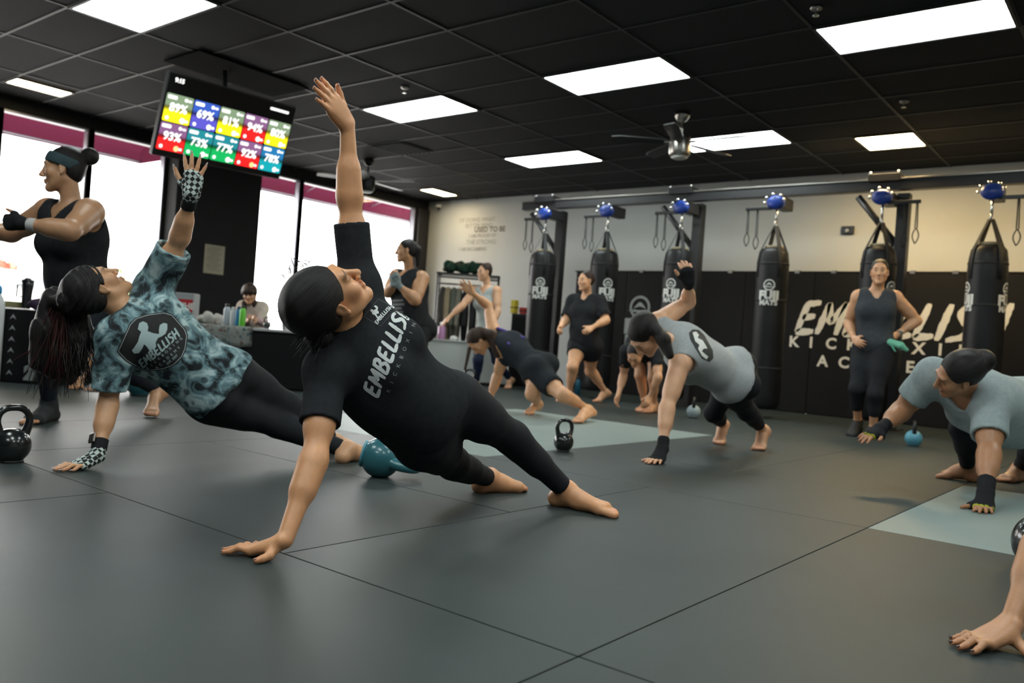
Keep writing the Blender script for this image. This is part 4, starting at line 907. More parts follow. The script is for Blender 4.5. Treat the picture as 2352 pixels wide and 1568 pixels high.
POSE['N'] = dict(H=1.62, J=dict(  # hidden behind the tie-dye woman, hands on the floor
    wriR=(184, 878, .05, 'z'), finR=(148, 893, .012, 'z'), elbR=(198, 828, 6.978), shoR=(205, 765, 7.140), shoL=(262, 775, 6.989), elbL=(262, 828, 6.820), wriL=(240, 890, 6.761), finL=(205, 905, 6.630),
    nek=(238, 765, 7.063), hipR=(340, 800, 7.434), hipL=(360, 812, 7.318), kneR=(410, 850, 7.724), ankR=(470, 868, 8.059), toeR=(462, 884, 7.927), kneL=(415, 862, 7.558), ankL=(480, 880, 7.838), toeL=(470, 893, 7.670), hed=(190, 745, 6.946)))
# ------------------------------------------------------------------ the body builder
def rot_about(v, ax, a):
    ax = nrm(ax); v = np.asarray(v, float)
    return v*math.cos(a)+np.cross(ax, v)*math.sin(a)+ax*np.dot(ax, v)*(1-math.cos(a))
def hand_prims(W, F, pn, side, s, spread=1.0, curl=0.12, thumb=1.0, floor=False, tf=1.0):
    d = F-W; L = np.linalg.norm(d); d = nrm(d); pn = nrm(pn-d*np.dot(pn, d))
    th = np.cross(d, pn)*(1 if side == 'R' else -1)
    palm, fing, tips = [], [], []
    offs = (.027, .009, -.009, -.026); kd = (.086, .089, .084, .075); fl = (.073, .081, .075, .058); ang = (10, 3, -5, -15); rr = (.0088, .0090, .0086, .0076)
    kn = []
    if floor:
        dk = nrm(np.array([d[0], d[1], 0])); Wp = W
    for o, k, l, a, r in zip(offs, kd, fl, ang, rr):
        if floor:
            K = W+dk*k*s+th*o*s; K[2] = .017*s
            dirf = rot_about(dk, np.array([0, 0, 1.0]), 0); q = nrm(dk*math.cos(math.radians(a*spread))+th*math.sin(math.radians(a*spread)))
            P1 = K+q*l*.42*s+np.array([0, 0, .006*s]); P2 = K+q*l*.74*s; P2[2] = .012*s; P3 = K+q*l*1.0*s; P3[2] = .0085*s
        else:
            K = W+d*k*s+th*o*s
            q = nrm(d*math.cos(math.radians(a*spread))+th*math.sin(math.radians(a*spread)))
            q1 = nrm(q*math.cos(curl)+pn*math.sin(curl)); q2 = nrm(q*math.cos(curl*2.2)+pn*math.sin(curl*2.2)); q3 = nrm(q*math.cos(curl*3.2)+pn*math.sin(curl*3.2))
            P1 = K+q1*l*.44*s; P2 = P1+q2*l*.31*s; P3 = P2+q3*l*.25*s
        palm.append(cone(W+th*o*.55*s+d*.006*s, K, .0165*s, .0115*s, .014))
        fing += [cone(K, P1, r*1.12*s, r*1.0*s, .006), cone(P1, P2, r*1.02*s, r*.9*s, .004), cone(P2, P3, r*.9*s, r*.74*s, .004)]
        tips.append((P3, nrm(P3-P2), r*.74*s)); kn.append(K)
    # thumb
    if floor:
        T0 = W+dk*.022*s+th*.02*s; T0[2] = min(T0[2], .03*s); T1 = W+dk*.05*tf*s+th*(.045*thumb)*s; T1[2] = .017*s; T2 = W+dk*.078*tf*s+th*(.064*thumb)*s; T2[2] = .012*s; T3 = W+dk*.102*tf*s+th*(.078*thumb)*s; T3[2] = .010*s
    else:
        T0 = W+d*.022*s+th*.018*s+pn*.006*s; T1 = W+d*.048*s+th*(.044*thumb)*s+pn*.012*s; T2 = W+d*.078*s+th*(.060*thumb)*s+pn*.012*s; T3 = W+d*.103*s+th*(.068*thumb)*s+pn*.009*s
    palm += [cone(T0, T1, .0175*s, .0125*s, .014)]
    fing += [cone(T1, T2, .0118*s, .0102*s, .005), cone(T2, T3, .0102*s, .0078*s, .004)]
    tips.append((T3, nrm(T3-T2), .0078*s))
    mid = W+d*.055*s; palm.append(ell(mid-pn*-.004 if not floor else np.array([mid[0], mid[1], .024*s]), np.array([th, d if not floor else dk, -pn]), np.array([.036, .048, .0135])*s, .014))
    return palm, fing, tips, dict(d=d, th=th, pn=pn, kn=kn)
def foot_prims(K, A, T, s, flat, side, toes_flat=True):
    T = T.copy(); T[2] = max(T[2], .012); A = A.copy(); A[2] = max(A[2], .06)
    f = nrm(T-A); shin = nrm(A-K)
    if flat:
        fh = nrm(np.array([f[0], f[1], 0])); up = np.array([0, 0, 1.0]); heel = A-fh*.045*s; heel[2] = .030*s
        FL = min(max(np.linalg.norm((T-A)[:2]), .16*s), .235*s); ball = A+fh*FL*.68; ball[2] = .022*s; tip = A+fh*FL*.96; tip[2] = .011*s; f2 = fh; mid = A+fh*.055*s; mid[2] = A[2]*.62
    else:
        up = nrm(-shin-f*np.dot(-shin, f)) if np.linalg.norm(np.cross(shin, f)) > .2 else nrm(np.cross(np.cross(f, [0, 0, 1.0]), f))
        tdir = nrm(np.array([f[0], f[1], 0])+1e-6) if toes_flat else f
        tip = T; ball = T-tdir*.052*s+np.array([0, 0, .010*s]); g = nrm(ball-A)
        back = nrm(np.cross(np.cross(g, up), g)); heel = A-g*.028*s-up*.048*s; mid = A*.55+ball*.45+up*.012*s; f2 = tdir
    sd = nrm(np.cross(f2, [0, 0, 1.0] if abs(f2[2]) < .9 else up)); inn = sd*(-1 if side == 'R' else 1)
    pr = [cone(A, heel, .033*s, .031*s, .03), cone(heel, ball-inn*.026*s, .028*s, .016*s, .03), cone(A, mid, .034*s, .029*s, .03), cone(mid, ball+inn*.02*s, .027*s, .021*s, .03), cone(mid, ball-inn*.022*s, .024*s, .017*s, .03), cone(ball+inn*.022*s, ball-inn*.028*s, .019*s, .016*s, .02)]
    toes = []
    nz = np.array([0, 0, 1.0])
    for i, (o, l, r) in enumerate(((.028, 1.0, .0145), (.009, 1.0, .0108), (-.007, .90, .0102), (-.021, .76, .0098), (-.034, .58, .0095))):
        b0 = ball+inn*o*s; e0 = b0+(tip-ball)*l; toes.append(cone(b0, e0, r*1.1*s, r*s, .003))
    return pr, toes
def head_prims(c, f, u, s):
    f = nrm(f); u = nrm(u-f*np.dot(u, f)); r = np.cross(f, u); ax = np.array([r, f, u])
    g = lambda x, y, z: c+(r*x+f*y+u*z)*s
    P = [ell(g(0, -.012, .045), ax, np.array([.073, .093, .080])*s, .02), ell(g(0, .032, -.03), ax, np.array([.057, .058, .078])*s, .035)]
    for q in (-1, 1):
        P += [cone(g(.047*q, .0, -.045), g(.012*q, .068, -.098), .021*s, .017*s, .025), ball(g(.040*q, .058, -.018), .024*s, .025)]
    P += [ball(g(0, .076, -.098), .0165*s, .02), cone(g(-.034, .080, .034), g(.034, .080, .034), .0135*s, .0135*s, .018)]
    for q in (-1, 1): P.append(dict(ball(g(.033*q, .104, .012), .0185*s, .014), op='s'))
    for q in (-1, 1): P.append(ball(g(.0315*q, .0745, .012), .0135*s, .003))
    P += [cone(g(0, .088, .022), g(0, .110, -.022), .0085*s, .0115*s, .012), ball(g(0, .113, -.027), .0105*s, .008)]
    for q in (-1, 1): P.append(ball(g(.0115*q, .101, -.031), .0085*s, .006))
    P += [ell(g(0, .090, -.056), ax, np.array([.023, .012, .0065])*s, .006), ell(g(0, .088, -.068), ax, np.array([.019, .012, .0075])*s, .006)]
    P.append(dict(ell(g(0, .104, -.0622), ax, np.array([.022, .010, .0016])*s, .003), op='s'))
    for q in (-1, 1):
        a2 = np.array([nrm(r*1.0-f*.35*q), nrm(f+r*.35*q), u])
        P += [ell(g(.076*q, -.008, .002), a2, np.array([.0075, .019, .031])*s, .008), dict(ell(g(.086*q, -.004, .004), a2, np.array([.006, .010, .017])*s, .004), op='s'), ball(g(.078*q, .0, -.026), .0085*s, .006)]
    return P, g, ax
def lerp(a, b, t): return a+(b-a)*t
def person(key, label, face, crown, palms, skin, h=.007, ga=1.0, gt=1.0, gl=1.0, bust=1.0, flat=(True, True), handspec=None, floorhand='', noseed=0, feet=True, belly=0.0, crop=None, hs=1.0):
    sp = POSE[key]; J = J_(sp['J']); s = sp['H']/1.65
    for k in ('L', 'R'):
        J['ank'+k][2] = max(J['ank'+k][2], .055); J['toe'+k][2] = max(J['toe'+k][2], .012)
    b = dict(J=J, s=s, key=key, h=h)
    pel = (J['hipL']+J['hipR'])/2; nek = J['nek']; up = nrm(nek-pel); TL = np.linalg.norm(nek-pel)
    cr = J['shoR']-J['shoL']; cr = nrm(cr-up*np.dot(cr, up)); cf = np.cross(up, cr)
    pr_ = J['hipR']-J['hipL']; pr_ = nrm(pr_-up*np.dot(pr_, up)); pf = np.cross(up, pr_)
    mr = nrm(cr+pr_); mr = nrm(mr-up*np.dot(mr, up)); mf = np.cross(up, mr)
    b.update(pel=pel, up=up, cr=cr, cf=cf, pr=pr_, pf=pf, TL=TL, mr=mr, mf=mf)
    C3 = np.array([cr, cf, up]); P3 = np.array([pr_, pf, up]); M3 = np.array([mr, mf, up]); t_ = s*gt
    chest = [ell(pel+up*TL*.70, C3, np.array([.140*t_, .102*t_, TL*.36]), .05), ell(pel+up*TL*.84+cf*.0, C3, np.array([.135*t_, .078*t_, .09*s]), .05)]
    for q, sh in ((-1, J['shoL']), (1, J['shoR'])):
        chest += [cone(pel+up*TL*.90+cr*.03*q*s, lerp(nek, sh, .85)-up*.012*s, .056*s, .050*s*ga, .04)]
        if bust > 0: chest.append(ell(pel+up*TL*.66+cr*.068*q*s+cf*.082*t_, C3, np.array([.062, .052, .062])*s*bust, .04))
        chest.append(ell(pel+up*TL*.74+cr*.085*q*s-cf*.055*s, C3, np.array([.055, .04, .10])*t_, .05))
    waist = [ell(pel+up*TL*.36, M3, np.array([.118*t_, .092*t_, TL*.26]), .06)]
    if belly: waist.append(ell(pel+up*TL*.28+mf*.05*s, M3, np.array([.115, .085, .13])*t_*(1+belly*.2), .06))
    pelv = [ell(pel+up*.03*s, P3, np.array([.150*t_, .108*t_, .115*s]), .05)]
    for q in (-1, 1): pelv.append(ell(pel+pr_*.07*q*s-pf*.062*s*gt-up*.035*s, P3, np.array([.085, .078, .09])*t_, .05))
    b['chest'], b['waist'], b['pelv'] = chest, waist, pelv
    P, g, hax = head_prims(J['hed'], face, crown, s*.94*hs); b['headmap'] = (J['hed'], hax, s*.94*hs); b['g'] = g
    nb = g(0, -.022, -.055)
    neck = [cone(pel+up*TL*.96-cf*.01*s, nb, .056*s, .050*s, .04)]
    body = chest+waist+pelv+neck
    b['limb'] = {}
    for k, q in (('L', -1), ('R', 1)):
        S, E, Wr = J['sho'+k], J['elb'+k], J['wri'+k]
        ua = [ball(S, .054*s*ga, .04), cone(S, E, .050*s*ga, .038*s*ga, .04), cone(lerp(S, E, .3), lerp(S, E, .65), .047*s*ga, .044*s*ga, .03)]
        fa = [cone(E, Wr, .037*s*ga, .0235*s*(.6+.4*ga), .02), cone(lerp(E, Wr, .12), lerp(E, Wr, .4), .0395*s*ga, .036*s*ga, .03)]
        hs = dict(spread=1.0, curl=.12, thumb=1.0); hs.update((handspec or {}).get(k, {}))
        palm, fing, tips, hinfo = hand_prims(Wr, J['fin'+k], np.asarray(palms[k], float), k, s, floor=k in floorhand, **hs)
        Hp, Kn, An = J['hip'+k], J['kne'+k], J['ank'+k]
        shin = nrm(An-Kn); fwd = J['toe'+k]-An; fwd = nrm(fwd-shin*np.dot(fwd, shin))
        th = [cone(Hp, Kn, .086*s*gl, .053*s*gl, .05), cone(lerp(Hp, Kn, .12)+pr_*q*.012*s, lerp(Hp, Kn, .5), .085*s*gl, .073*s*gl, .04)]
        sk = [ball(Kn, .052*s*gl, .03), cone(Kn, An, .047*s*gl, .031*s, .03), cone(lerp(Kn, An, .18)-fwd*.014*s, lerp(Kn, An, .45)-fwd*.008*s, .050*s*gl, .043*s*gl, .03)]
        ft, toes = foot_prims(Kn, An, J['toe'+k], s, flat[0 if k == 'L' else 1], k)
        b['limb'][k] = dict(ua=ua, fa=fa, palm=palm, fing=fing, tips=tips, hinfo=hinfo, th=th, sk=sk, ft=ft, toes=toes)
        body += ua+fa+palm+fing+th+sk+ft+toes
    body += P
    b['prims'] = body
    c0, ax, hs_ = b['headmap']; sk = np.array(skin)*np.array([1.05, .95, .82]); skin = tuple(sk)
    def paint(V):
        n = len(V); col = np.tile(sk, (n, 1))
        q = ((V-c0)@ax.T)/hs_
        nearh = (np.abs(q) < .16).all(1)
        def blob(cx, cy, cz, rx, ry, rz):
            d = np.sqrt(((q[:, 0]-cx)/rx)**2+((q[:, 1]-cy)/ry)**2+((q[:, 2]-cz)/rz)**2); return np.clip(1.6-d*1.2, 0, 1)*nearh
        lip = np.maximum(blob(0, .097, -.056, .024, .02, .008), blob(0, .096, -.068, .021, .02, .009))
        col = col*(1-lip[:, None]*.6)+np.array(sk*np.array([.85, .5, .5]))*lip[:, None]*.6
        for sx in (-1, 1):
            br = blob(.034*sx, .092, .037, .022, .025, .006)[:, None]; col = col*(1-br*.85)+np.array([.02, .013, .01])*br*.85
            ey = blob(.0315*sx, .092, .012, .015, .016, .0065)[:, None]; col = col*(1-ey*.85)+np.array([.03, .02, .018])*ey*.85
            ck = blob(.045*sx, .07, -.03, .03, .04, .025)[:, None]*.25; col = col*(1-ck)+sk*np.array([1.0, .72, .66])*ck
        for k in ('L', 'R'):
            for (tp, td, tr) in b['limb'][k]['tips']+[(p['b'].astype(float), None, .02) for p in b['limb'][k]['toes']]:
                d = np.linalg.norm(V-tp, axis=1); m = np.clip(1-d/.028, 0, 1)[:, None]*.45; col = col*(1-m)+sk*np.array([1.05, .72, .66])*m
        return col
    m = mat('skin_'+key, skin, .42, noise=.09, nscale=22, bump=.08, bscale=180, attr='tint')
    m.node_tree.nodes['Principled BSDF'].inputs['Subsurface Weight'].default_value = .0
    kp = None
    if crop is not None: kp = crop
    o = solid('person', body, h, m, None, colors=paint, keep=kp); tag(o, label, 'person')
    b['obj'] = o; b['base'] = np.array([pel[0], pel[1], 0.0])
    return b
def folds(amp, seed=0, freq=28.0, dirv=(0.5, .7, .5), k2=11.0):
    rs = np.random.RandomState(seed); A = np.array([nrm(np.array(dirv)+rs.normal(size=3)*.35) for _ in range(3)]).astype(np.float32); ph = rs.uniform(0, 6, 6)
    w = rs.normal(size=(2, 3)).astype(np.float32)*k2
    def f(P):
        m = .5+.5*np.sin(P@w[0]+ph[3])*np.sin(P@w[1]+ph[4])
        wob = 1.3*np.sin(P@w[0]*.8+ph[5])
        return (amp*m*(np.sin(P@A[0]*freq+ph[0]+wob)+.6*np.sin(P@A[1]*freq*1.7+ph[1]-wob)+.4*np.sin(P@A[2]*freq*.6+ph[2]))).astype(np.float32)
    return f
def shirt(b, m, inf=.012, sleeve=.6, hem=-.12, neck=.060, loose=0.0, name='t_shirt', tank=False, fold=.002, seed=0, extra=None, vneck=0.0, hole=.075, sl_r=.064, hscale=1.3, freq=28.0, sl=None, slr=None):
    J, s, up, TL, pel, cf = b['J'], b['s'], b['up'], b['TL'], b['pel'], b['cf']
    pl = (pel+up*TL*hem, -up)
    P = inflate(b['chest'], inf+loose*.5)+inflate(b['waist'], inf+loose)+inflate(b['pelv'], inf+loose*.7)
    if extra: P += extra(b)
    for q in P: q['clips'] = q['clips']+[pl]; q['k'] = max(q['k'], .05)
    cut = []
    if not tank:
        for k in ('L', 'R'):
            sleeve_, sl_r_ = (sl or {}).get(k, sleeve), (slr or {}).get(k, sl_r)
            S, E = J['sho'+k], J['elb'+k]; d = nrm(E-S); e = lerp(S, E, sleeve_); c = [(e, d)]
            P += [cone(S-d*.01, lerp(S, E, min(1, sleeve_+.25)), sl_r_*s, sl_r_*1.02*s, .05, clips=c), ball(S, (.054+inf+.004)*s, .04)]
            cut.append(cone(lerp(S, E, sleeve_-.08), lerp(S, E, sleeve_+.3), (sl_r_-max(.010, .004+2.2*fold))*s, (sl_r_-max(.009, .003+2.2*fold))*s, .002, op='s'))
    else:
        for k, q in (('L', -1), ('R', 1)):
            S = J['sho'+k]; E = J['elb'+k]
            cut.append(cone(S+b['cr']*q*.012*s-up*.03*s, S+b['cr']*q*.06*s+up*.05*s, hole*s, hole*s, .012, op='s'))
            cut.append(cone(S, E, .058*s, .05*s, .008, op='s'))
    n0 = pel+up*TL*1.0
    cut.append(cone(n0-up*(.0 if not tank else .0)+cf*(.012 if not tank else .03)*s, n0+up*.14*s+cf*.03*s, neck*s, neck*1.25*s, .006, op='s'))
    if tank and not vneck: vneck = .055
    if vneck: cut.append(cone(n0-up*vneck*s+cf*.10*s, n0+up*.04*s+cf*.07*s, .022*s, .062*s, .006, op='s'))
    # hollow the hem a little
    cut += [dict(q, op='s', k=.002, clips=[(pel+up*(TL*hem+.03*s), up)]) for q in inflate(b['waist']+b['pelv'], inf+loose*.7-.007-2.2*fold)]
    dsp = folds(fold, seed, freq) if fold else None
    b['shirt'] = P+cut; b['shirt_disp'] = dsp
    return solid(name, P+cut, b['h']*hscale, m, b['obj'], disp=dsp)
def pants(b, m, inf=.006, thigh=1.0, shank=.9, waist=.2, name='leggings', fold=.0012, seed=1, loose=0.0, hscale=1.35):
    J, s, up, TL, pel = b['J'], b['s'], b['up'], b['TL'], b['pel']; pl = (pel+up*TL*waist, up)
    P = inflate(b['pelv']+b['waist'], inf)
    for q in P: q['clips'] = q['clips']+[pl]
    cut = []
    for k in ('L', 'R'):
        Hp, Kn, An = J['hip'+k], J['kne'+k], J['ank'+k]; L = b['limb'][k]
        if shank > 0:
            e = lerp(Kn, An, shank); c = [(e, nrm(An-Kn))]
            P += inflate(L['th'], inf+loose)+inflate(L['sk'], inf+loose*.6, clips=c)
        else:
            e = lerp(Hp, Kn, thigh); d = nrm(Kn-Hp); c = [(e, d)]
            P += inflate(L['th'], inf+loose, clips=c); cut.append(cone(lerp(Hp, Kn, thigh-.12), lerp(Hp, Kn, thigh+.2), (.078+inf+loose-.01)*s, (.07+inf+loose-.006)*s, .002, op='s'))
    b['pants'] = P+cut
    return solid(name, P+cut, b['h']*hscale, m, b['obj'], disp=folds(fold, seed, 40) if fold else None)
def glove(b, k, m, name='glove', wrist=.16, inf=.0028, fingers=0.0, h=None):
    L = b['limb'][k]; J = b['J']; s = b['s']; W, E = J['wri'+k], J['elb'+k]; e = lerp(W, E, wrist)
    P = inflate(L['palm'], inf)+[cone(W, e, (.0245+inf)*s*1.05, (.027+inf)*s, .02, clips=[(e, nrm(E-W))])]
    if fingers:
        for i in range(0, 15, 3):
            if i < len(L['fing']):
                q = L['fing'][i]; a, bb = q['a'].astype(float), q['b'].astype(float); e2 = lerp(a, bb, fingers); P.append(cone(a, bb, q['ra']+inf, q['rb']+inf, .006, clips=[(e2, nrm(bb-a))]))
    return solid(name, P, h or b['h']*.8, m, b['obj'])
def hair_mat(name, col, rough=.40):
    m = mat(name, col, rough, spec=.26); nt = m.node_tree; n = nt.nodes; l = nt.links; p = n['Principled BSDF']
    at = n.new('ShaderNodeAttribute'); at.attribute_name = 'tint'; mp = n.new('ShaderNodeMapping'); mp.inputs['Scale'].default_value = (110, 5, 5); l.new(at.outputs['Vector'], mp.inputs[0])
    nz = n.new('ShaderNodeTexNoise'); nz.inputs['Scale'].default_value = 1.0; nz.inputs['Detail'].default_value = 6; nz.inputs['Roughness'].default_value = .7; l.new(mp.outputs[0], nz.inputs[0])
    bp = n.new('ShaderNodeBump'); bp.inputs['Strength'].default_value = 1.0; bp.inputs['Distance'].default_value = .004; l.new(nz.outputs[0], bp.inputs['Height']); l.new(bp.outputs[0], p.inputs['Normal'])
    cr = n.new('ShaderNodeValToRGB'); e = cr.color_ramp.elements; e[0].position = .35; e[0].color = (col[0]*.35, col[1]*.35, col[2]*.35, 1); e[1].position = .7; e[1].color = (col[0]*3.2, col[1]*2.9, col[2]*2.7, 1)
    l.new(nz.outputs[0], cr.inputs[0]); l.new(cr.outputs[0], p.inputs['Base Color']); return m
def hair(b, m, parts=(), h=None, name='hair', cap=1.0, seed=0, amp=.0, pole=(0, -1, .25), cheek=True):
    c, ax, s = b['headmap']; g = b['g']
    P = [ell(g(0, -.024, .050), ax, np.array([.080, .099, .086])*s*cap, .012), ell(g(0, -.052, .0), ax, np.array([.066, .052, .070])*s*cap, .03)]
    cut = []
    for q in (-1, 1):
        cut += [dict(cone(g(.055*q, -.004, -.004), g(.11*q, -.004, -.004), .022*s, .030*s, .006), op='s')]
        if cheek: cut += [dict(ell(g(.07*q, .058, -.045), ax, np.array([.06, .052, .062])*s, .008), op='s')]
    Q = P+list(parts)+cut
    rs = np.random.RandomState(seed); w = (rs.normal(size=(3, 3))*140).astype(np.float32)
    dsp = lambda X: (amp*(np.sin(X@w[0])+np.sin(X@w[1]+2)*.7+np.sin(X@w[2])*.5)).astype(np.float32)
    pl = nrm(np.array(pole)); e1 = nrm(np.cross(pl, [0, 1.0, .3])); e1 = np.array([1.0, 0, 0]); e2 = np.cross(pl, e1)
    def coords(V):
        q = ((V-c)@ax.T)/s-np.array([0, 0, .04]); r = np.linalg.norm(q, axis=1)
        az = np.arctan2(q@e1, q@e2)/6.2832; al = q@pl
        far = r > .15; im = V@CR
        az = np.where(far, im*3.2, az); al = np.where(far, V[:, 2]*.6, al)
        return np.stack([az, al, np.where(far, 5.0, 0)], 1)
    return solid(name, Q, h or b['h'], m, b['obj'], disp=dsp if amp else None, colors=coords)
def strands(b, m, roots, ends, n, rad, name='loose_strands', seed=0, sag=.02, jitter=.02):
    rnd = np.random.RandomState(seed); bm = bmesh.new()
    for _ in range(n):
        t = rnd.rand(); a = lerp(np.array(roots[0]), np.array(roots[1]), t)+rnd.normal(size=3)*.006; e = lerp(np.array(ends[0]), np.array(ends[1]), np.clip(t+rnd.normal()*.12, -.1, 1.1))+rnd.normal(size=3)*jitter
        mid = (a+e)/2+rnd.normal(size=3)*jitter*.6+np.array([0, 0, sag])
        pts = [(1-u)**2*a+2*u*(1-u)*mid+u*u*e for u in np.linspace(0, 1, 7)]
        add_tube(bm, pts, [rad, rad, rad, rad, rad*.8, rad*.6, rad*.3], 4)
    o = bm_obj(name, bm, m, b['obj'], True); o['kind'] = 'stuff'; return o
def nails(b, k, m, ln=.0, width=1.0):
    L = b['limb'][k]; pn = L['hinfo']['pn']
    for (tp, td, tr) in L['tips']:
        n_ = nrm(-pn-td*np.dot(-pn, td)); sd = np.cross(td, n_); cpos = tp+n_*tr*.72+td*(tr*.25+ln*.5)
        bm = bmesh.new(); bmesh.ops.create_icosphere(bm, subdivisions=2, radius=1.0)
        Mx = basis(cpos, sd, td, n_) @ Matrix.Diagonal((tr*.72*width, tr*.85+ln*.6, tr*.30, 1)); bmesh.ops.transform(bm, matrix=Mx, verts=bm.verts); bm_obj('fingernail', bm, m, b['obj'], True)
def finish(b): rebase(b['obj'], b['base'])
UPZ = np.array([0, 0, 1.0]); DN = -UPZ
M_BLK = mat('black_jersey', (.025, .0265, .030), .9, noise=.15, nscale=40, bump=.12, bscale=220, spec=.08)
M_LEG = mat('black_leggings', (.021, .022, .026), .75, noise=.1, nscale=30, bump=.06, bscale=300, spec=.12)
M_HAIRB = hair_mat('hair_black', (.0085, .0075, .008))
M_HAIRBR = hair_mat('hair_brown', (.022, .012, .008), .42)
M_HAIRRED = mat('hair_red_brown', (.045, .010, .009), .4, noise=.3, nscale=60)
M_GREYT = mat('grey_heather', (.38, .40, .405), .9, noise=.10, nscale=60, bump=.15, bscale=160)
M_NAVY = mat('navy_leggings', (.018, .022, .032), .7, noise=.1, spec=.12)
M_GLOVE = mat('black_wrap', (.018, .018, .02), .8, bump=.2, bscale=200, spec=.12)
# ---- black shirt woman, foreground
A = person('A', 'person in black t-shirt and leggings holding a side plank in the foreground', cv(.57, .82, -.03), cv(-.53, .40, .75), {'R': DN, 'L': cv(-.55, -.25, -.78)}, (.66, .35, .20), h=.0043, hs=1.06, ga=.95, gt=1.0, gl=1.0, bust=.8, flat=(True, True), floorhand='R', handspec={'R': dict(spread=.85, thumb=1.05, tf=.38), 'L': dict(curl=.10, spread=.55, thumb=1.0)})
def a_drape(b):
    s = b['s']; J = b['J']; pel, up, TL, cr, cf, mr, mf = b['pel'], b['up'], b['TL'], b['cr'], b['cf'], b['mr'], b['mf']
    return [ell(pel+up*TL*.30+mr*.055*s+mf*.02*s, np.array([mr, mf, up]), np.array([.118, .110, .2])*s, .06), ell(at_d(895, 930, 2.76), np.array([mr, mf, up]), np.array([.105, .10, .16])*s, .06), ell(at_d(856, 906, 2.67), np.array([mr, mf, up]), np.array([.097, .09, .13])*s, .06)]
shirt(A, M_BLK, inf=.012, sleeve=.62, hem=-.04, neck=.060, loose=.012, fold=.0016, seed=2, sl_r=.060, sl={'L': .74, 'R': .62}, slr={'L': .057, 'R': .060}, extra=a_drape)
pants(A, M_LEG, inf=.007, shank=.90, waist=.3)
hA = A['g']; 
hair(A, M_HAIRB, parts=[ell(hA(.0, -.042, .05), A['headmap'][1], np.array([.088, .102, .092]), .02), ell(hA(.01, -.115, -.035), A['headmap'][1], np.array([.05, .045, .045]), .012), ell(hA(.03, -.13, -.07), A['headmap'][1], np.array([.03, .03, .045]), .01)], h=.0042, cap=1.03)
M_STRA = mat('hair_strand_black', (.008, .007, .007), .4)
for _i, (_r0, _r1, _e0, _e1, _n) in enumerate((((650, 640), (720, 600), (640, 625), (700, 588), 14), ((645, 690), (660, 760), (632, 690), (652, 775), 12), ((690, 770), (760, 760), (665, 800), (730, 830), 26))):
    strands(A, M_STRA, (at_d(*_r0, 2.46), at_d(*_r1, 2.46)), (at_d(*_e0, 2.46), at_d(*_e1, 2.46)), _n, .0011, seed=_i, sag=.004, jitter=.010)
M_NAILP = mat('nail_natural', (.42, .22, .17), .3)
nails(A, 'R', M_NAILP); nails(A, 'L', M_NAILP)
# chest print
pr = A['shirt']; s = A['s']; cc = A['pel']+A['up']*A['TL']*.55
M_PRINT = mat('shirt_print_white', (.62, .64, .64), .7, noise=.06, nscale=60)
def chest_frame(b, t=.55): return b['pel']+b['up']*b['TL']*t+b['cf']*.12
U = -A['cr']; V_ = A['up']
oA = at_d(892, 800, 2.55)
_U, _V = face_cam(892, 800); uA = nrm(_U*.36+_V*.93); vA = nrm(-_U*.93+_V*.36)
decal('print_embellish', brush_mesh('EMBELLISH', .050, .20, .16), oA, uA, vA, pr, M_PRINT, A['obj'], disp=A['shirt_disp'], sub=.01)
_mk = mat('shirt_print_grey', (.3, .31, .31), .7)
for i, ch in enumerate('KICKBOXING'): decal('print_letter', shift(text_mesh(ch, .017), -.122+i*.0275, 0), at_d(926, 812, 2.55), uA, vA, pr, _mk, A['obj'], disp=A['shirt_disp'])
# sleeve patch
oP = at_d(866, 716, 2.55); uP = nrm(cv(.50, .86, 0)); vP = nrm(cv(-.86, .50, 0))
fr = merge2d(*[poly_mesh(q) for q in ([(-.034, -.030), (.034, -.030), (.034, -.0285), (-.034, -.0285)], [(-.034, .0285), (.034, .0285), (.034, .030), (-.034, .030)], [(-.034, -.030), (-.0325, -.030), (-.0325, .030), (-.034, .030)], [(.0325, -.030), (.034, -.030), (.034, .030), (.0325, .030)])])
decal('patch_outline', fr, oP, uP, vP, pr, mat('patch_grey', (.05, .05, .055), .7), A['obj'], disp=A['shirt_disp'])
BOXER = [(-.9, -.95), (-.55, -.15), (-.62, .25), (-.48, .55), (-.30, .62), (-.38, .78), (-.30, 1.0), (-.08, 1.08), (.12, .95), (.10, .72), (.02, .6), (.25, .52), (.45, .42), (.62, .50), (.60, .72), (.66, .98), (.9, 1.0), (1.0, .8), (.95, .5), (.8, .25), (.52, .12), (.35, .0), (.3, -.3), (.0, -.5), (-.2, -.25), (-.35, -.3), (-.45, -.55), (-.6, -.75), (-.62, -1.0), (-.78, -1.1)]
decal('patch_boxer', shift(poly_mesh(BOXER), -.004, .008, .017), oP, uP, vP, pr, M_PRINT, A['obj'], disp=A['shirt_disp'], sub=.006)
decal('patch_lettering', shift(brush_mesh('EMBELLISH', .011, .2, .16), .0, -.012), oP, uP, vP, pr, M_PRINT, A['obj'], disp=A['shirt_disp'], sub=.006)
finish(A)
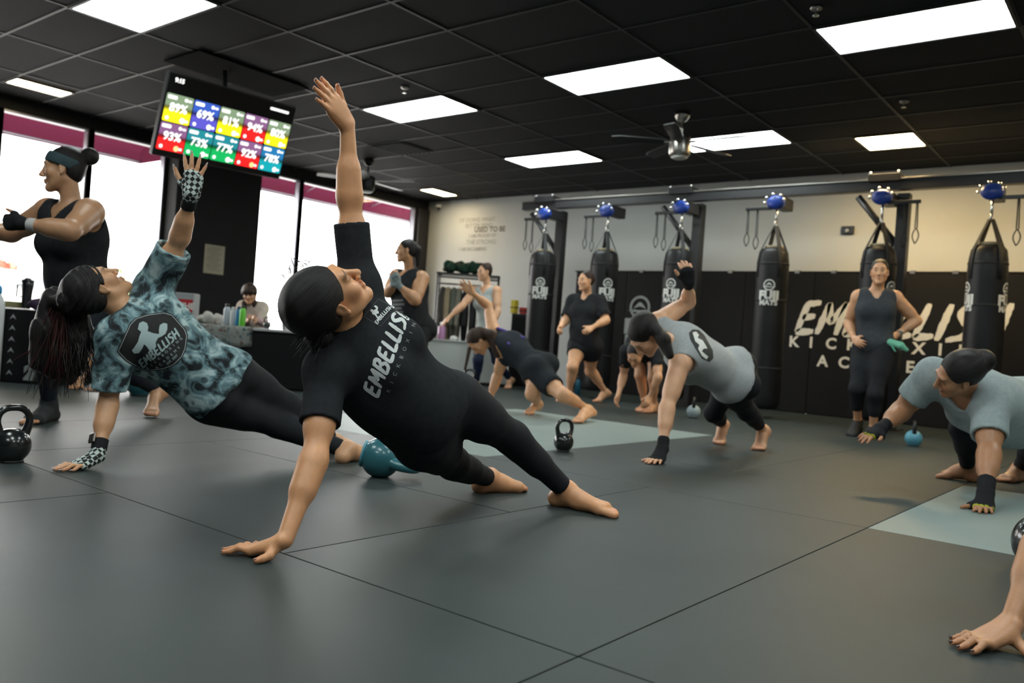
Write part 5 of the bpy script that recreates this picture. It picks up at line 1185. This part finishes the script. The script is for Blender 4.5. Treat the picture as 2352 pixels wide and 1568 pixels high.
# ---- tie-dye woman at left
M_STRB = mat('hair_strand_dark', (.012, .008, .008), .4)
def tiedye():
    m = mat('tie_dye_teal', (.2, .3, .32), .9, bump=.15, bscale=160); nt = m.node_tree; n = nt.nodes; l = nt.links; bs = n['Principled BSDF']
    tc = n.new('ShaderNodeTexCoord'); nz = n.new('ShaderNodeTexNoise'); nz.inputs['Scale'].default_value = 10; nz.inputs['Detail'].default_value = 5; nz.inputs['Roughness'].default_value = .6; nz.inputs['Distortion'].default_value = 1.2; l.new(tc.outputs['Object'], nz.inputs[0])
    vo = n.new('ShaderNodeTexVoronoi'); vo.inputs['Scale'].default_value = 19; l.new(tc.outputs['Object'], vo.inputs[0])
    cr = n.new('ShaderNodeValToRGB'); e = cr.color_ramp.elements; e[0].position = .40; e[0].color = (.008, .013, .017, 1); e[1].position = .64; e[1].color = (.42, .54, .55, 1)
    q = e.new(.52); q.color = (.14, .24, .27, 1); l.new(nz.outputs[0], cr.inputs[0])
    c2 = n.new('ShaderNodeValToRGB'); e = c2.color_ramp.elements; e[0].position = .22; e[0].color = (.02, .03, .035, 1); e[1].position = .34; e[1].color = (1, 1, 1, 1); l.new(vo.outputs['Distance'], c2.inputs[0])
    mx = n.new('ShaderNodeMix'); mx.data_type = 'RGBA'; mx.blend_type = 'MULTIPLY'; mx.inputs[0].default_value = .75; l.new(cr.outputs[0], mx.inputs[6]); l.new(c2.outputs[0], mx.inputs[7]); l.new(mx.outputs[2], bs.inputs['Base Color']); return m
def checker():
    m = mat('checkered_wrap', (.3, .3, .3), .85); nt = m.node_tree; n = nt.nodes; l = nt.links; tc = n.new('ShaderNodeTexCoord'); mp = n.new('ShaderNodeMapping'); mp.inputs['Rotation'].default_value = (.6, .5, .7); ck = n.new('ShaderNodeTexChecker'); ck.inputs['Scale'].default_value = 62; ck.inputs[1].default_value = (.008, .009, .009, 1); ck.inputs[2].default_value = (.5, .56, .54, 1)
    l.new(tc.outputs['Object'], mp.inputs[0]); l.new(mp.outputs[0], ck.inputs[0]); l.new(ck.outputs[0], n['Principled BSDF'].inputs['Base Color']); return m
B = person('B', 'person in teal tie-dye t-shirt holding a side plank at left', cv(.34, .89, -.31), cv(-.68, .46, .57), {'L': DN, 'R': cv(0, .05, -1)}, (.60, .35, .22), h=.0052, flat=(True, True), floorhand='L', handspec={'L': dict(spread=.9, thumb=.9), 'R': dict(curl=.02, spread=1.6, thumb=1.25)})
def b_drape(b):
    s = b['s']; pel, up, TL, mr, mf = b['pel'], b['up'], b['TL'], b['mr'], b['mf']
    return [ell(pel+up*TL*.34, np.array([mr, mf, up]), np.array([.150, .118, .19])*s, .06)]
shirt(B, tiedye(), inf=.016, sleeve=.80, hem=-.06, neck=.062, loose=.02, fold=.0035, seed=5, sl_r=.075, extra=b_drape)
pants(B, M_LEG, inf=.007, shank=.9, waist=.3)
gB, axB = B['g'], B['headmap'][1]
tail = [gB(0, -.115, .075), at_d(128, 690, 3.52), at_d(108, 760, 3.50), at_d(95, 830, 3.49)]
hair(B, M_HAIRB, parts=[ell(gB(0, -.038, .05), axB, np.array([.086, .1, .09]), .02), cone(gB(0, -.06, .06), tail[0], .045, .032, .03), cone(tail[0], tail[1], .034, .05, .03), cone(tail[1], tail[2], .05, .055, .03), cone(tail[2], tail[3], .055, .045, .03), cone(at_d(165, 695, 3.55), at_d(185, 780, 3.54), .055, .055, .04), cone(at_d(180, 780, 3.53), at_d(175, 845, 3.52), .055, .035, .04), cone(at_d(125, 760, 3.52), at_d(130, 850, 3.52), .06, .045, .04)], h=.0055, amp=.003, seed=3)
strands(B, M_STRB, (at_d(110, 740, 3.5), at_d(200, 760, 3.5)), (at_d(85, 880, 3.47), at_d(205, 870, 3.5)), 170, .0022, jitter=.035)
strands(B, M_HAIRRED, (at_d(128, 690, 3.47), at_d(150, 700, 3.47)), (at_d(78, 850, 3.44), at_d(140, 890, 3.46)), 60, .0020, name='red_strands', seed=4, jitter=.025)
strands(B, M_HAIRRED, (at_d(85, 790, 3.47), at_d(90, 800, 3.47)), (at_d(15, 838, 3.45), at_d(22, 836, 3.45)), 2, .0015, name='stray_strands', seed=8, jitter=.005, sag=.005)
for k in 'LR': glove(B, k, checker(), 'checkered_wrap', wrist=.16, inf=.003); nails(B, k, mat('nail_pale', (.5, .4, .36), .3), ln=.008, width=.9)
JB = B['J']
for k in 'LR':
    W, E = JB['wri'+k], JB['elb'+k]; a0, a1 = lerp(W, E, .10), lerp(W, E, .30)
    solid('wrist_strap', [cone(a0, a1, .0305, .0315, .0, clips=[(a1, nrm(E-W)), (a0, nrm(W-E))])], .0042, M_GLOVE, B['obj'])
W, E = JB['wriL'], JB['elbL']; wc = lerp(W, E, .28); wx = nrm(E-W); wn = nrm(cv(-.5, .1, .85)-wx*np.dot(cv(-.5, .1, .85), wx))
bm = bmesh.new(); add_box(bm, (-.017, -.02, .0), (.017, .02, .010), basis(wc+wn*.032, np.cross(wx, wn), wx, wn)); bm_obj('watch_case', bm, mat('watch_steel', (.25, .22, .2), .3, metal=.8), B['obj'], False, .003)
bm = bmesh.new(); add_box(bm, (-.013, -.016, .0101), (.013, .016, .0112), basis(wc+wn*.032, np.cross(wx, wn), wx, wn)); bm_obj('watch_face', bm, M_SCR, B['obj'])
# back print
prB = B['shirt']; oB = at_d(352, 772, 3.5); ux, uy = face_cam(352, 772); px_ = 1/547.0
def pxp(pts, cx=352, cy=772): return [((x-cx)*px_, -(y-cy)*px_) for x, y in pts]
hexo = [(279, 806), (288, 785), (304, 745), (316, 731), (340, 722), (375, 716), (393, 721), (421, 755), (426, 770), (422, 800), (414, 820), (395, 840), (375, 848), (340, 853), (325, 849), (295, 826)]
def scaled(pts, f, cx=352, cy=785): return [(cx+(x-cx)*f, cy+(y-cy)*f) for x, y in pts]
decal('print_badge', poly_mesh(pxp(scaled(hexo, 1.02))), oB, ux, uy, prB, mat('badge_black', (.01, .01, .011), .8), B['obj'], lift=.001, disp=B['shirt_disp'])
o1, o2 = pxp(scaled(hexo, .985)), pxp(scaled(hexo, .965)); nH = len(o1)
decal('print_badge_outline', (np.array(o1+o2), [(i, (i+1) % nH, nH+(i+1) % nH, nH+i) for i in range(nH)]), oB, ux, uy, prB, M_GREYP, B['obj'], lift=.003, disp=B['shirt_disp'])
bx = [(323, 742), (331, 738), (339, 742), (342, 752), (340, 760), (352, 765), (364, 767), (364, 756), (366, 746), (374, 741), (382, 743), (382, 756), (378, 766), (370, 772), (362, 776), (357, 786), (358, 796), (345, 806), (338, 795), (333, 790), (329, 800), (322, 810), (312, 811), (308, 804), (314, 795), (320, 785), (324, 770), (327, 762), (320, 756)]
M_PR2 = mat('badge_print', (.36, .46, .47), .8)
decal('print_boxer', poly_mesh(pxp(bx)), oB, ux, uy, prB, M_PR2, B['obj'], lift=.003, disp=B['shirt_disp'])
uB, vB = ux*.72+uy*.69, -ux*.69+uy*.72
decal('print_embellish', brush_mesh('EMBELLISH', .034, .20, .16), at_d(366, 800, 3.5), uB, vB, prB, M_PR2, B['obj'], lift=.0035, disp=B['shirt_disp'])
for i, ch in enumerate('KICKBOXING'): decal('print_letter', shift(text_mesh(ch, .016), -.09+i*.02, 0), at_d(378, 812, 3.5), uB, vB, prB, M_PR2, B['obj'], lift=.003, disp=B['shirt_disp'])
for i, ch in enumerate('ACADEMY'): decal('print_letter', shift(text_mesh(ch, .016), -.06+i*.02, 0), at_d(386, 822, 3.5), uB, vB, prB, M_PR2, B['obj'], lift=.003, disp=B['shirt_disp'])
decal('print_date', text_mesh('EST. 2007', .014), at_d(396, 826, 3.5), uB, vB, prB, M_PR2, B['obj'], lift=.003, disp=B['shirt_disp'])
finish(B)
# ---- headband woman in a lunge
C = person('C', 'person in dark teal headband and black tank top lunging by the left window', cv(-.93, -.02, .30), cv(.06, 1, .0), {'L': cv(.1, 0, -1), 'R': cv(.1, 0, 1)}, (.48, .28, .18), h=.0065, hs=1.07, ga=1.32, gt=1.22, gl=1.2, bust=1.25, flat=(True, False), belly=.6, handspec={'L': dict(curl=.5), 'R': dict(curl=.5)})
shirt(C, M_BLK, inf=.012, tank=True, hem=-.12, neck=.072, loose=.012, hole=.078, fold=.002, seed=7, name='tank_top')
pants(C, M_NAVY, inf=.007, shank=.93, waist=.2)
gC, axC = C['g'], C['headmap'][1]
hair(C, M_HAIRB, parts=[ell(gC(0, -.135, .085), axC, np.array([.048, .05, .05]), .008)], h=.006, seed=5)
hb = [ell(gC(0, -.014, .046), axC, np.array([.0875, .107, .0925])*1.02, .01)]
solid('headband', [dict(hb[0], clips=[(gC(0, -.0, .082)+0, nrm(axC[2]*1.0-axC[1]*.42)), (gC(0, 0, .016), nrm(-axC[2]*1.0+axC[1]*.42))]), dict(cone(gC(.06, .0, -.01), gC(.1, 0, -.01), .02, .02, .004), op='s')][:1], .006, mat('headband_teal', (.028, .055, .065), .85, noise=.15, nscale=30), C['obj'])
for k in 'LR': glove(C, k, M_GLOVE, 'hand_wrap', wrist=.22, inf=.005, fingers=.6)
W, E = C['J']['wriL'], C['J']['elbL']; a0, a1 = lerp(W, E, .13), lerp(W, E, .30)
solid('wrist_label', [cone(a0, a1, .0345, .0365, .0, clips=[(a1, nrm(E-W)), (a0, nrm(W-E))])], .005, mat('label_white', (.5, .48, .47), .8), C['obj'])
for i in range(3):
    t0 = .155+.05*i; c0_, c1_ = lerp(W, E, t0), lerp(W, E, t0+.018); solid('red_stripe', [cone(c0_, c1_, .0362, .0366, 0, clips=[(c1_, nrm(E-W)), (c0_, nrm(W-E)), (W+cv(0, .35, 0)*.012, -CU.astype(np.float32)*1.0)])], .004, mat('label_red', (.4, .03, .04), .8), C['obj'])
Lc = C['limb']['L']
solid('ankle_sock', inflate(Lc['ft'], .006, clips=[(lerp(C['J']['ankL'], C['J']['toeL'], .82), nrm(C['J']['toeL']-C['J']['ankL']))])+[cone(C['J']['ankL'], lerp(C['J']['ankL'], C['J']['kneL'], .12), .043, .046, .02)], .006, mat('sock_charcoal', (.018, .02, .022), .9), C['obj'])
finish(C)
# ---- far black tank with ponytail, hands clasped
D = person('D', 'person in black tank top with ponytail standing with clasped hands before the window', cv(-.92, .0, .22), cv(.03, 1, 0), {'L': cv(0, -.1, -1), 'R': cv(0, .1, 1)}, (.50, .29, .18), h=.0085, ga=1.36, gt=1.36, gl=1.2, bust=1.25, belly=.8, handspec={'L': dict(curl=.5, thumb=.7), 'R': dict(curl=.5, thumb=.7)})
shirt(D, M_BLK, inf=.012, tank=True, hem=-.15, neck=.066, loose=.016, hole=.074, fold=.002, seed=8, name='tank_top')
pants(D, M_LEG, inf=.007, shank=.93)
gD, axD = D['g'], D['headmap'][1]
hair(D, M_HAIRB, parts=[cone(gD(0, -.09, .06), gD(0, -.125, .02), .035, .04, .02), cone(gD(0, -.125, .02), gD(0, -.125, -.14), .04, .022, .02)], h=.0085, seed=6)
M_GPAT = mat('patterned_glove', (.22, .27, .28), .8, noise=.7, nscale=60)
for k in 'LR': glove(D, k, M_GPAT, 'patterned_glove', wrist=.25, inf=.006, fingers=.9)
decal('print_slogan', merge2d(*[shift(rrect(w_, .022, .004), 0, -.04*i) for i, w_ in enumerate((.16, .19, .13, .17))]), at_d(912, 690, 8.5), cv(.95, 0, .3), cv(0, 1, 0), D['shirt'], mat('faint_print_grey', (.12, .13, .13), .8), D['obj'], disp=D['shirt_disp'])
finish(D)
# ---- far light grey tank
E_ = person('E', 'person in light grey tank top stepping in front of the clothes rack', cv(-.82, -.03, .55), cv(.02, 1, 0), {'L': cv(-.7, 0, -.5), 'R': cv(.2, -1, .2)}, (.64, .40, .28), h=.010, ga=1.1, gt=1.08, gl=1.08, bust=1.15, flat=(False, True))
shirt(E_, mat('pale_grey_tank', (.42, .46, .45), .9, noise=.1, nscale=30), inf=.012, tank=True, hem=-.22, neck=.072, loose=.008, hole=.075, fold=.003, seed=9, name='tank_top')
pants(E_, mat('dark_blue_leggings', (.014, .022, .05), .7, spec=.12, noise=.1), inf=.008, shank=.9)
hair(E_, M_HAIRBR, parts=[ell(E_['g'](0, -.06, .10), E_['headmap'][1], np.array([.04, .045, .04]), .02)], h=.010, seed=7)
finish(E_)
# ---- far dark top and shorts, plank with raised arm
F_ = person('F', 'barefoot person in dark shorts in plank with one arm raised behind centre kettlebell', cv(-.35, -.88, .25), cv(-.82, .2, .5), {'L': DN, 'R': cv(.3, -.3, .9)}, (.64, .37, .23), h=.0085, ga=1.08, gt=1.05, gl=1.05, flat=(False, False), floorhand='L', handspec={'R': dict(spread=1.4, curl=.08)})
shirt(F_, mat('dark_navy_tank', (.022, .027, .034), .85, spec=.12, noise=.1), inf=.012, tank=True, hem=-.05, neck=.07, hole=.072, fold=.002, seed=10, name='tank_top')
pants(F_, mat('dark_shorts', (.02, .024, .029), .85, spec=.12), inf=.016, shank=0, thigh=.62, waist=.3, name='shorts')
gF, axF = F_['g'], F_['headmap'][1]
hair(F_, M_HAIRBR, parts=[cone(gF(0, -.10, .03), at_d(1128, 770, 7.55), .045, .05, .02), cone(at_d(1128, 770, 7.55), at_d(1142, 815, 7.5), .05, .03, .02), cone(at_d(1078, 800, 7.5), at_d(1068, 848, 7.45), .02, .012, .02)], h=.0085, seed=8)
solid('purple_strap', [cone(lerp(F_['J']['shoL'], F_['J']['nek'], .5)-F_['cf']*.075, F_['pel']+F_['up']*F_['TL']*.62-F_['cf']*.112-F_['cr']*.09, .012, .012, .0), cone(lerp(F_['J']['shoR'], F_['J']['nek'], .5)-F_['cf']*.075, F_['pel']+F_['up']*F_['TL']*.62-F_['cf']*.112+F_['cr']*.09, .012, .012, .0)], .006, mat('purple_strap', (.09, .05, .32), .7), F_['obj'])
finish(F_)
# ---- far walking woman in black
G = person('G', 'person in black v-neck t-shirt and shorts walking barefoot past the heavy bags', cv(-.78, .0, .6), cv(.03, 1, 0), {'L': cv(-.2, -.3, -.9), 'R': cv(.6, -.2, .3)}, (.70, .43, .29), h=.0095, ga=1.2, gt=1.2, gl=1.15, bust=1.2, belly=.4, flat=(False, True), handspec={'L': dict(curl=.6), 'R': dict(curl=.7)})
shirt(G, M_BLK, inf=.014, sleeve=.85, hem=-.12, neck=.066, loose=.016, vneck=.10, sl_r=.078, fold=.002, seed=11)
pants(G, M_LEG, inf=.014, shank=0, thigh=.45, waist=.2, name='shorts', loose=.006)
hair(G, M_HAIRBR, parts=[ell(G['g'](0, -.11, .03), G['headmap'][1], np.array([.04, .04, .045]), .015)], h=.0095, seed=9)
finish(G)
# ---- bent over behind the grey tank woman
H_ = person('H', 'person in black t-shirt bending over with hanging arms behind the grey tank woman', cv(-.3, -.75, .6), cv(-.35, -.5, .78), {'L': cv(-.3, 0, -1), 'R': cv(.5, 0, .3)}, (.64, .38, .25), h=.0095, gt=1.05, handspec={'L': dict(curl=.5), 'R': dict(curl=.4)})
shirt(H_, M_BLK, inf=.012, sleeve=.6, hem=-.1, neck=.062, loose=.01, fold=.002, seed=12); pants(H_, M_LEG, inf=.012, shank=0, thigh=.8, name='shorts'); hair(H_, M_HAIRB, h=.0095)
finish(H_)
# ---- grey tank woman, plank with raised fist
I_ = person('I', 'person in grey tank top and black leggings in plank raising a gloved fist', cv(-.5, -.86, .1), cv(-.80, .38, .46), {'L': DN, 'R': cv(0, .1, -1)}, (.70, .42, .29), h=.0065, ga=1.1, gt=1.1, gl=1.02, flat=(False, False), floorhand='L', handspec={'L': dict(spread=.8), 'R': dict(curl=.55)})
shirt(I_, M_GREYT, inf=.013, tank=True, hem=.02, neck=.062, loose=.022, hole=.076, fold=.0035, seed=13, name='tank_top')
pants(I_, M_LEG, inf=.007, shank=.72, waist=.3)
gI, axI = I_['g'], I_['headmap'][1]
hair(I_, M_HAIRB, parts=[ell(gI(0, -.038, .05), axI, np.array([.086, .102, .09]), .02), cone(gI(0, -.09, .05), at_d(1524, 780, 4.88), .042, .040, .015), cone(at_d(1524, 780, 4.88), at_d(1538, 815, 4.86), .042, .026, .015)], h=.0065, seed=10)
for k in 'LR': glove(I_, k, M_GLOVE, 'black_glove', wrist=.20, inf=.005, fingers=.55)
solid('glove_cuff', [cone(lerp(I_['J']['wriL'], I_['J']['elbL'], .02), lerp(I_['J']['wriL'], I_['J']['elbL'], .2), .034, .035, 0)], .006, M_GLOVE, I_['obj'])
oI = at_d(1625, 790, 5.0); uI, vI = cv(-.55, .80, .0), cv(-.80, -.55, .2)
iu, iv = face_cam(1612, 797); qx = 1/365.0
def pi(pts, cx=1612, cy=797): return [((x-cx)*qx, -(y-cy)*qx) for x, y in pts]
decal('print_badge', poly_mesh(pi([(1584, 765), (1592, 757), (1606, 758), (1618, 770), (1636, 805), (1637, 822), (1628, 830), (1612, 822), (1598, 800), (1587, 780)])), at_d(1612, 797, 5.0), iu, iv, I_['shirt'], mat('badge_dark', (.03, .032, .03), .8), I_['obj'], lift=.001, disp=I_['shirt_disp'])
decal('print_boxer', poly_mesh(pi([(1592, 764), (1600, 762), (1606, 770), (1603, 776), (1614, 782), (1620, 792), (1624, 800), (1616, 800), (1612, 806), (1626, 818), (1622, 824), (1612, 816), (1604, 800), (1607, 792), (1598, 784)])), at_d(1612, 797, 5.0), iu, iv, I_['shirt'], M_WHITEP, I_['obj'], lift=.003, disp=I_['shirt_disp'])
finish(I_)
# ---- hands on hips
Jp = person('J', 'person in charcoal tank top standing with hands on hips before the wall lettering', cv(-.42, .02, .9), cv(.04, 1, 0), {'L': cv(.1, -.2, -1), 'R': cv(.8, -.1, -.3)}, (.62, .36, .23), h=.0085, ga=1.12, gt=1.08, gl=1.05, bust=1.15, handspec={'L': dict(curl=.35), 'R': dict(curl=.35)})
shirt(Jp, mat('charcoal_tank', (.05, .056, .064), .9, spec=.12, noise=.15, nscale=30), inf=.014, tank=True, hem=-.12, neck=.068, loose=.022, hole=.074, fold=.0035, seed=14, name='tank_top', freq=22)
pants(Jp, M_LEG, inf=.008, shank=.60, loose=.004)
hair(Jp, M_HAIRB, parts=[ell(Jp['g'](.0, -.10, .02), Jp['headmap'][1], np.array([.045, .04, .05]), .015)], h=.0085, seed=11)
for k in 'LR':
    solid('training_shoe', inflate(Jp['limb'][k]['ft']+Jp['limb'][k]['toes'], .009, clips=[(Jp['J']['ank'+k]+UPZ*.03, UPZ)]), .008, mat('dark_shoe', (.01, .01, .011), .7), Jp['obj'])
W, E = Jp['J']['wriL'], Jp['J']['elbL']; solid('wrist_watch', [cone(lerp(W, E, .12), lerp(W, E, .2), .033, .033, 0, clips=[(lerp(W, E, .2), nrm(E-W)), (lerp(W, E, .12), nrm(W-E))]), ball(lerp(W, E, .16)+cv(.2, .5, .8)*.03, .016, .004)], .006, mat('watch_silver', (.45, .45, .43), .3, metal=.7), Jp['obj'])
finish(Jp)
gc0 = at_d(2048, 788, 7.40); gw = tag(empty('hand_towel', gc0), 'mint green hand wrap dangling from the hand of the hands-on-hips woman', 'hand wrap')
o = solid('wrap_roll', [cone(at_d(2046, 786, 7.42), at_d(2068, 793, 7.36), .032, .030, .02), cone(at_d(2068, 793, 7.36), at_d(2082, 803, 7.34), .028, .018, .02)], .006, mat('mint_cloth', (.16, .48, .33), .85, noise=.2, nscale=40), gw)
o2 = solid('wrap_end', [cone(at_d(2046, 790, 7.40), at_d(2056, 806, 7.38), .012, .008, .01)], .005, mat('mint_cloth_end', (.12, .40, .28), .85), gw)
rebase(gw, gc0)
# ---- grey tee, crouched plank at right
K_ = person('K', 'person in grey t-shirt and black gloves crouched in a plank at the right edge', cv(-.90, -.32, -.22), cv(-.28, .74, .58), {'L': DN, 'R': cv(.2, -1, -.3)}, (.42, .22, .13), h=.0064, hs=1.06, ga=1.30, gt=1.30, gl=1.2, bust=1.2, flat=(True, True), floorhand='L', belly=.6, handspec={'L': dict(spread=.7, thumb=1.15), 'R': dict(curl=.12, spread=.8)})
shirt(K_, mat('grey_green_tee', (.29, .345, .35), .9, noise=.12, nscale=50, bump=.15, bscale=160), inf=.016, sleeve=.66, hem=.0, neck=.066, loose=.03, sl_r=.083, fold=.005, seed=15, freq=24)
pants(K_, M_LEG, inf=.008, shank=.92, waist=.3)
gK, axK = K_['g'], K_['headmap'][1]
hair(K_, M_HAIRB, parts=[ell(gK(0, -.042, .045), axK, np.array([.09, .106, .094]), .02), ell(gK(.0, -.13, .05), axK, np.array([.06, .055, .055]), .015)], h=.006, seed=12)
M_YEL = mat('yellow_trim', (.42, .45, .02), .7)
for k in 'LR':
    glove(K_, k, M_GLOVE, 'black_glove', wrist=.30, inf=.006, fingers=.42)
    for i in range(0, 15, 3):
        q = K_['limb'][k]['fing'][i]; a, bb = q['a'].astype(float), q['b'].astype(float); e0, e1 = lerp(a, bb, .36), lerp(a, bb, .56); dd = nrm(bb-a)
        if i == 12: continue
        solid('finger_trim', [cone(a, bb, q['ra']+.0075, q['rb']+.0075, 0, clips=[(e1, dd), (e0, -dd)])], .0035, M_YEL, K_['obj'])
solid('glove_cuff', [cone(lerp(K_['J']['wriL'], K_['J']['elbL'], .04), lerp(K_['J']['wriL'], K_['J']['elbL'], .30), .038, .041, 0, clips=[(lerp(K_['J']['wriL'], K_['J']['elbL'], .32), nrm(K_['J']['elbL']-K_['J']['wriL']))])], .005, M_GLOVE, K_['obj'])
decal('print_swirl', poly_mesh([(-.02, .06), (.0, .07), (.01, .02), (.03, -.03), (.05, -.05), (.03, -.065), (.0, -.05), (-.012, .0)]), at_d(2205, 948, 4.1), iu, iv, K_['shirt'], mat('swirl_print', (.35, .38, .38), .8), K_['obj'], disp=K_['shirt_disp'])
finish(K_)
# ---- only a forearm and hand in view
L_ = person('L', 'bare forearm and hand with dark nails of a person past the lower right edge', cv(-.7, -.6, .2), cv(-.6, .6, .4), {'R': DN, 'L': DN}, (.50, .27, .16), h=.0060, floorhand='R', handspec={'R': dict(spread=1.15, thumb=1.0, tf=.35)}, flat=(False, False))
shirt(L_, M_BLK, inf=.012, sleeve=.4, hem=-.05, fold=0); pants(L_, M_LEG); hair(L_, M_HAIRB, h=.008)
nails(L_, 'R', mat('nail_dark', (.02, .008, .009), .2)); finish(L_)
# ---- girl at the table
Mg = person('M', 'girl with long brown hair and bangs sitting behind the black table', cv(.12, -.22, .96), cv(.0, 1, .1), {'L': cv(.5, 0, -.4), 'R': cv(-.5, 0, -.4)}, (.5, .3, .2), h=.009, bust=0, handspec={'L': dict(curl=.5), 'R': dict(curl=.5)})
shirt(Mg, mat('cream_pink_jacket', (.45, .38, .32), .9, noise=.25, nscale=12), inf=.022, sleeve=1.0, hem=-.1, neck=.06, loose=.01, sl_r=.06, fold=.003, seed=16, name='jacket'); pants(Mg, M_NAVY)
for k in 'LR': solid('jacket_sleeve', [cone(Mg['J']['elb'+k], lerp(Mg['J']['elb'+k], Mg['J']['wri'+k], .85), .05, .04, 0)], .009, mat('pink_sleeve', (.42, .30, .30), .9), Mg['obj'])
gM, axM = Mg['g'], Mg['headmap'][1]
hair(Mg, M_HAIRBR, parts=[ell(gM(0, -.02, .05), axM, np.array([.086, .1, .09]), .02), cone(gM(.07, .03, .05), gM(.075, .05, -.2), .022, .03, .02), cone(gM(-.07, .03, .05), gM(-.075, .05, -.2), .022, .03, .02), cone(gM(-.05, .085, .055), gM(.05, .085, .055), .02, .02, .01), cone(gM(0, -.06, 0), gM(0, -.06, -.2), .06, .06, .03)], h=.008, seed=13)
finish(Mg)
st = tag(empty('folding_chair', Mg['pel']*np.array([1, 1, 0])), 'plain folding chair under the girl behind the table', 'chair'); zt = Mg['pel'][2]-.125
box('seat', (-.2, -.2, zt-.03), (.2, .2, zt-.005), M_BLACKMETAL, st, .008)
for a in (-.17, .17):
    for c in (-.17, .17): tube('leg', [(a, c, 0), (a*.9, c*.9, zt-.03)], .012, M_STEEL, st, 8)
# ---- mostly hidden behind the tie-dye woman
N_ = person('N', 'person in black on hands and toes, mostly hidden behind the long ponytail', cv(-.6, -.7, .2), cv(-.7, .4, .4), {'L': DN, 'R': DN}, (.45, .26, .16), h=.009, floorhand='LR', flat=(False, False))
shirt(N_, M_BLK, inf=.012, sleeve=.5, hem=-.05, fold=0); pants(N_, M_LEG); hair(N_, M_HAIRB, h=.009); finish(N_)
print('TRIS', sum((sum(len(p.vertices)-2 for p in o.data.polygons) if len(o.data.polygons) < 3000 else 2*len(o.data.polygons)) for o in bpy.data.objects if o.type == 'MESH'))
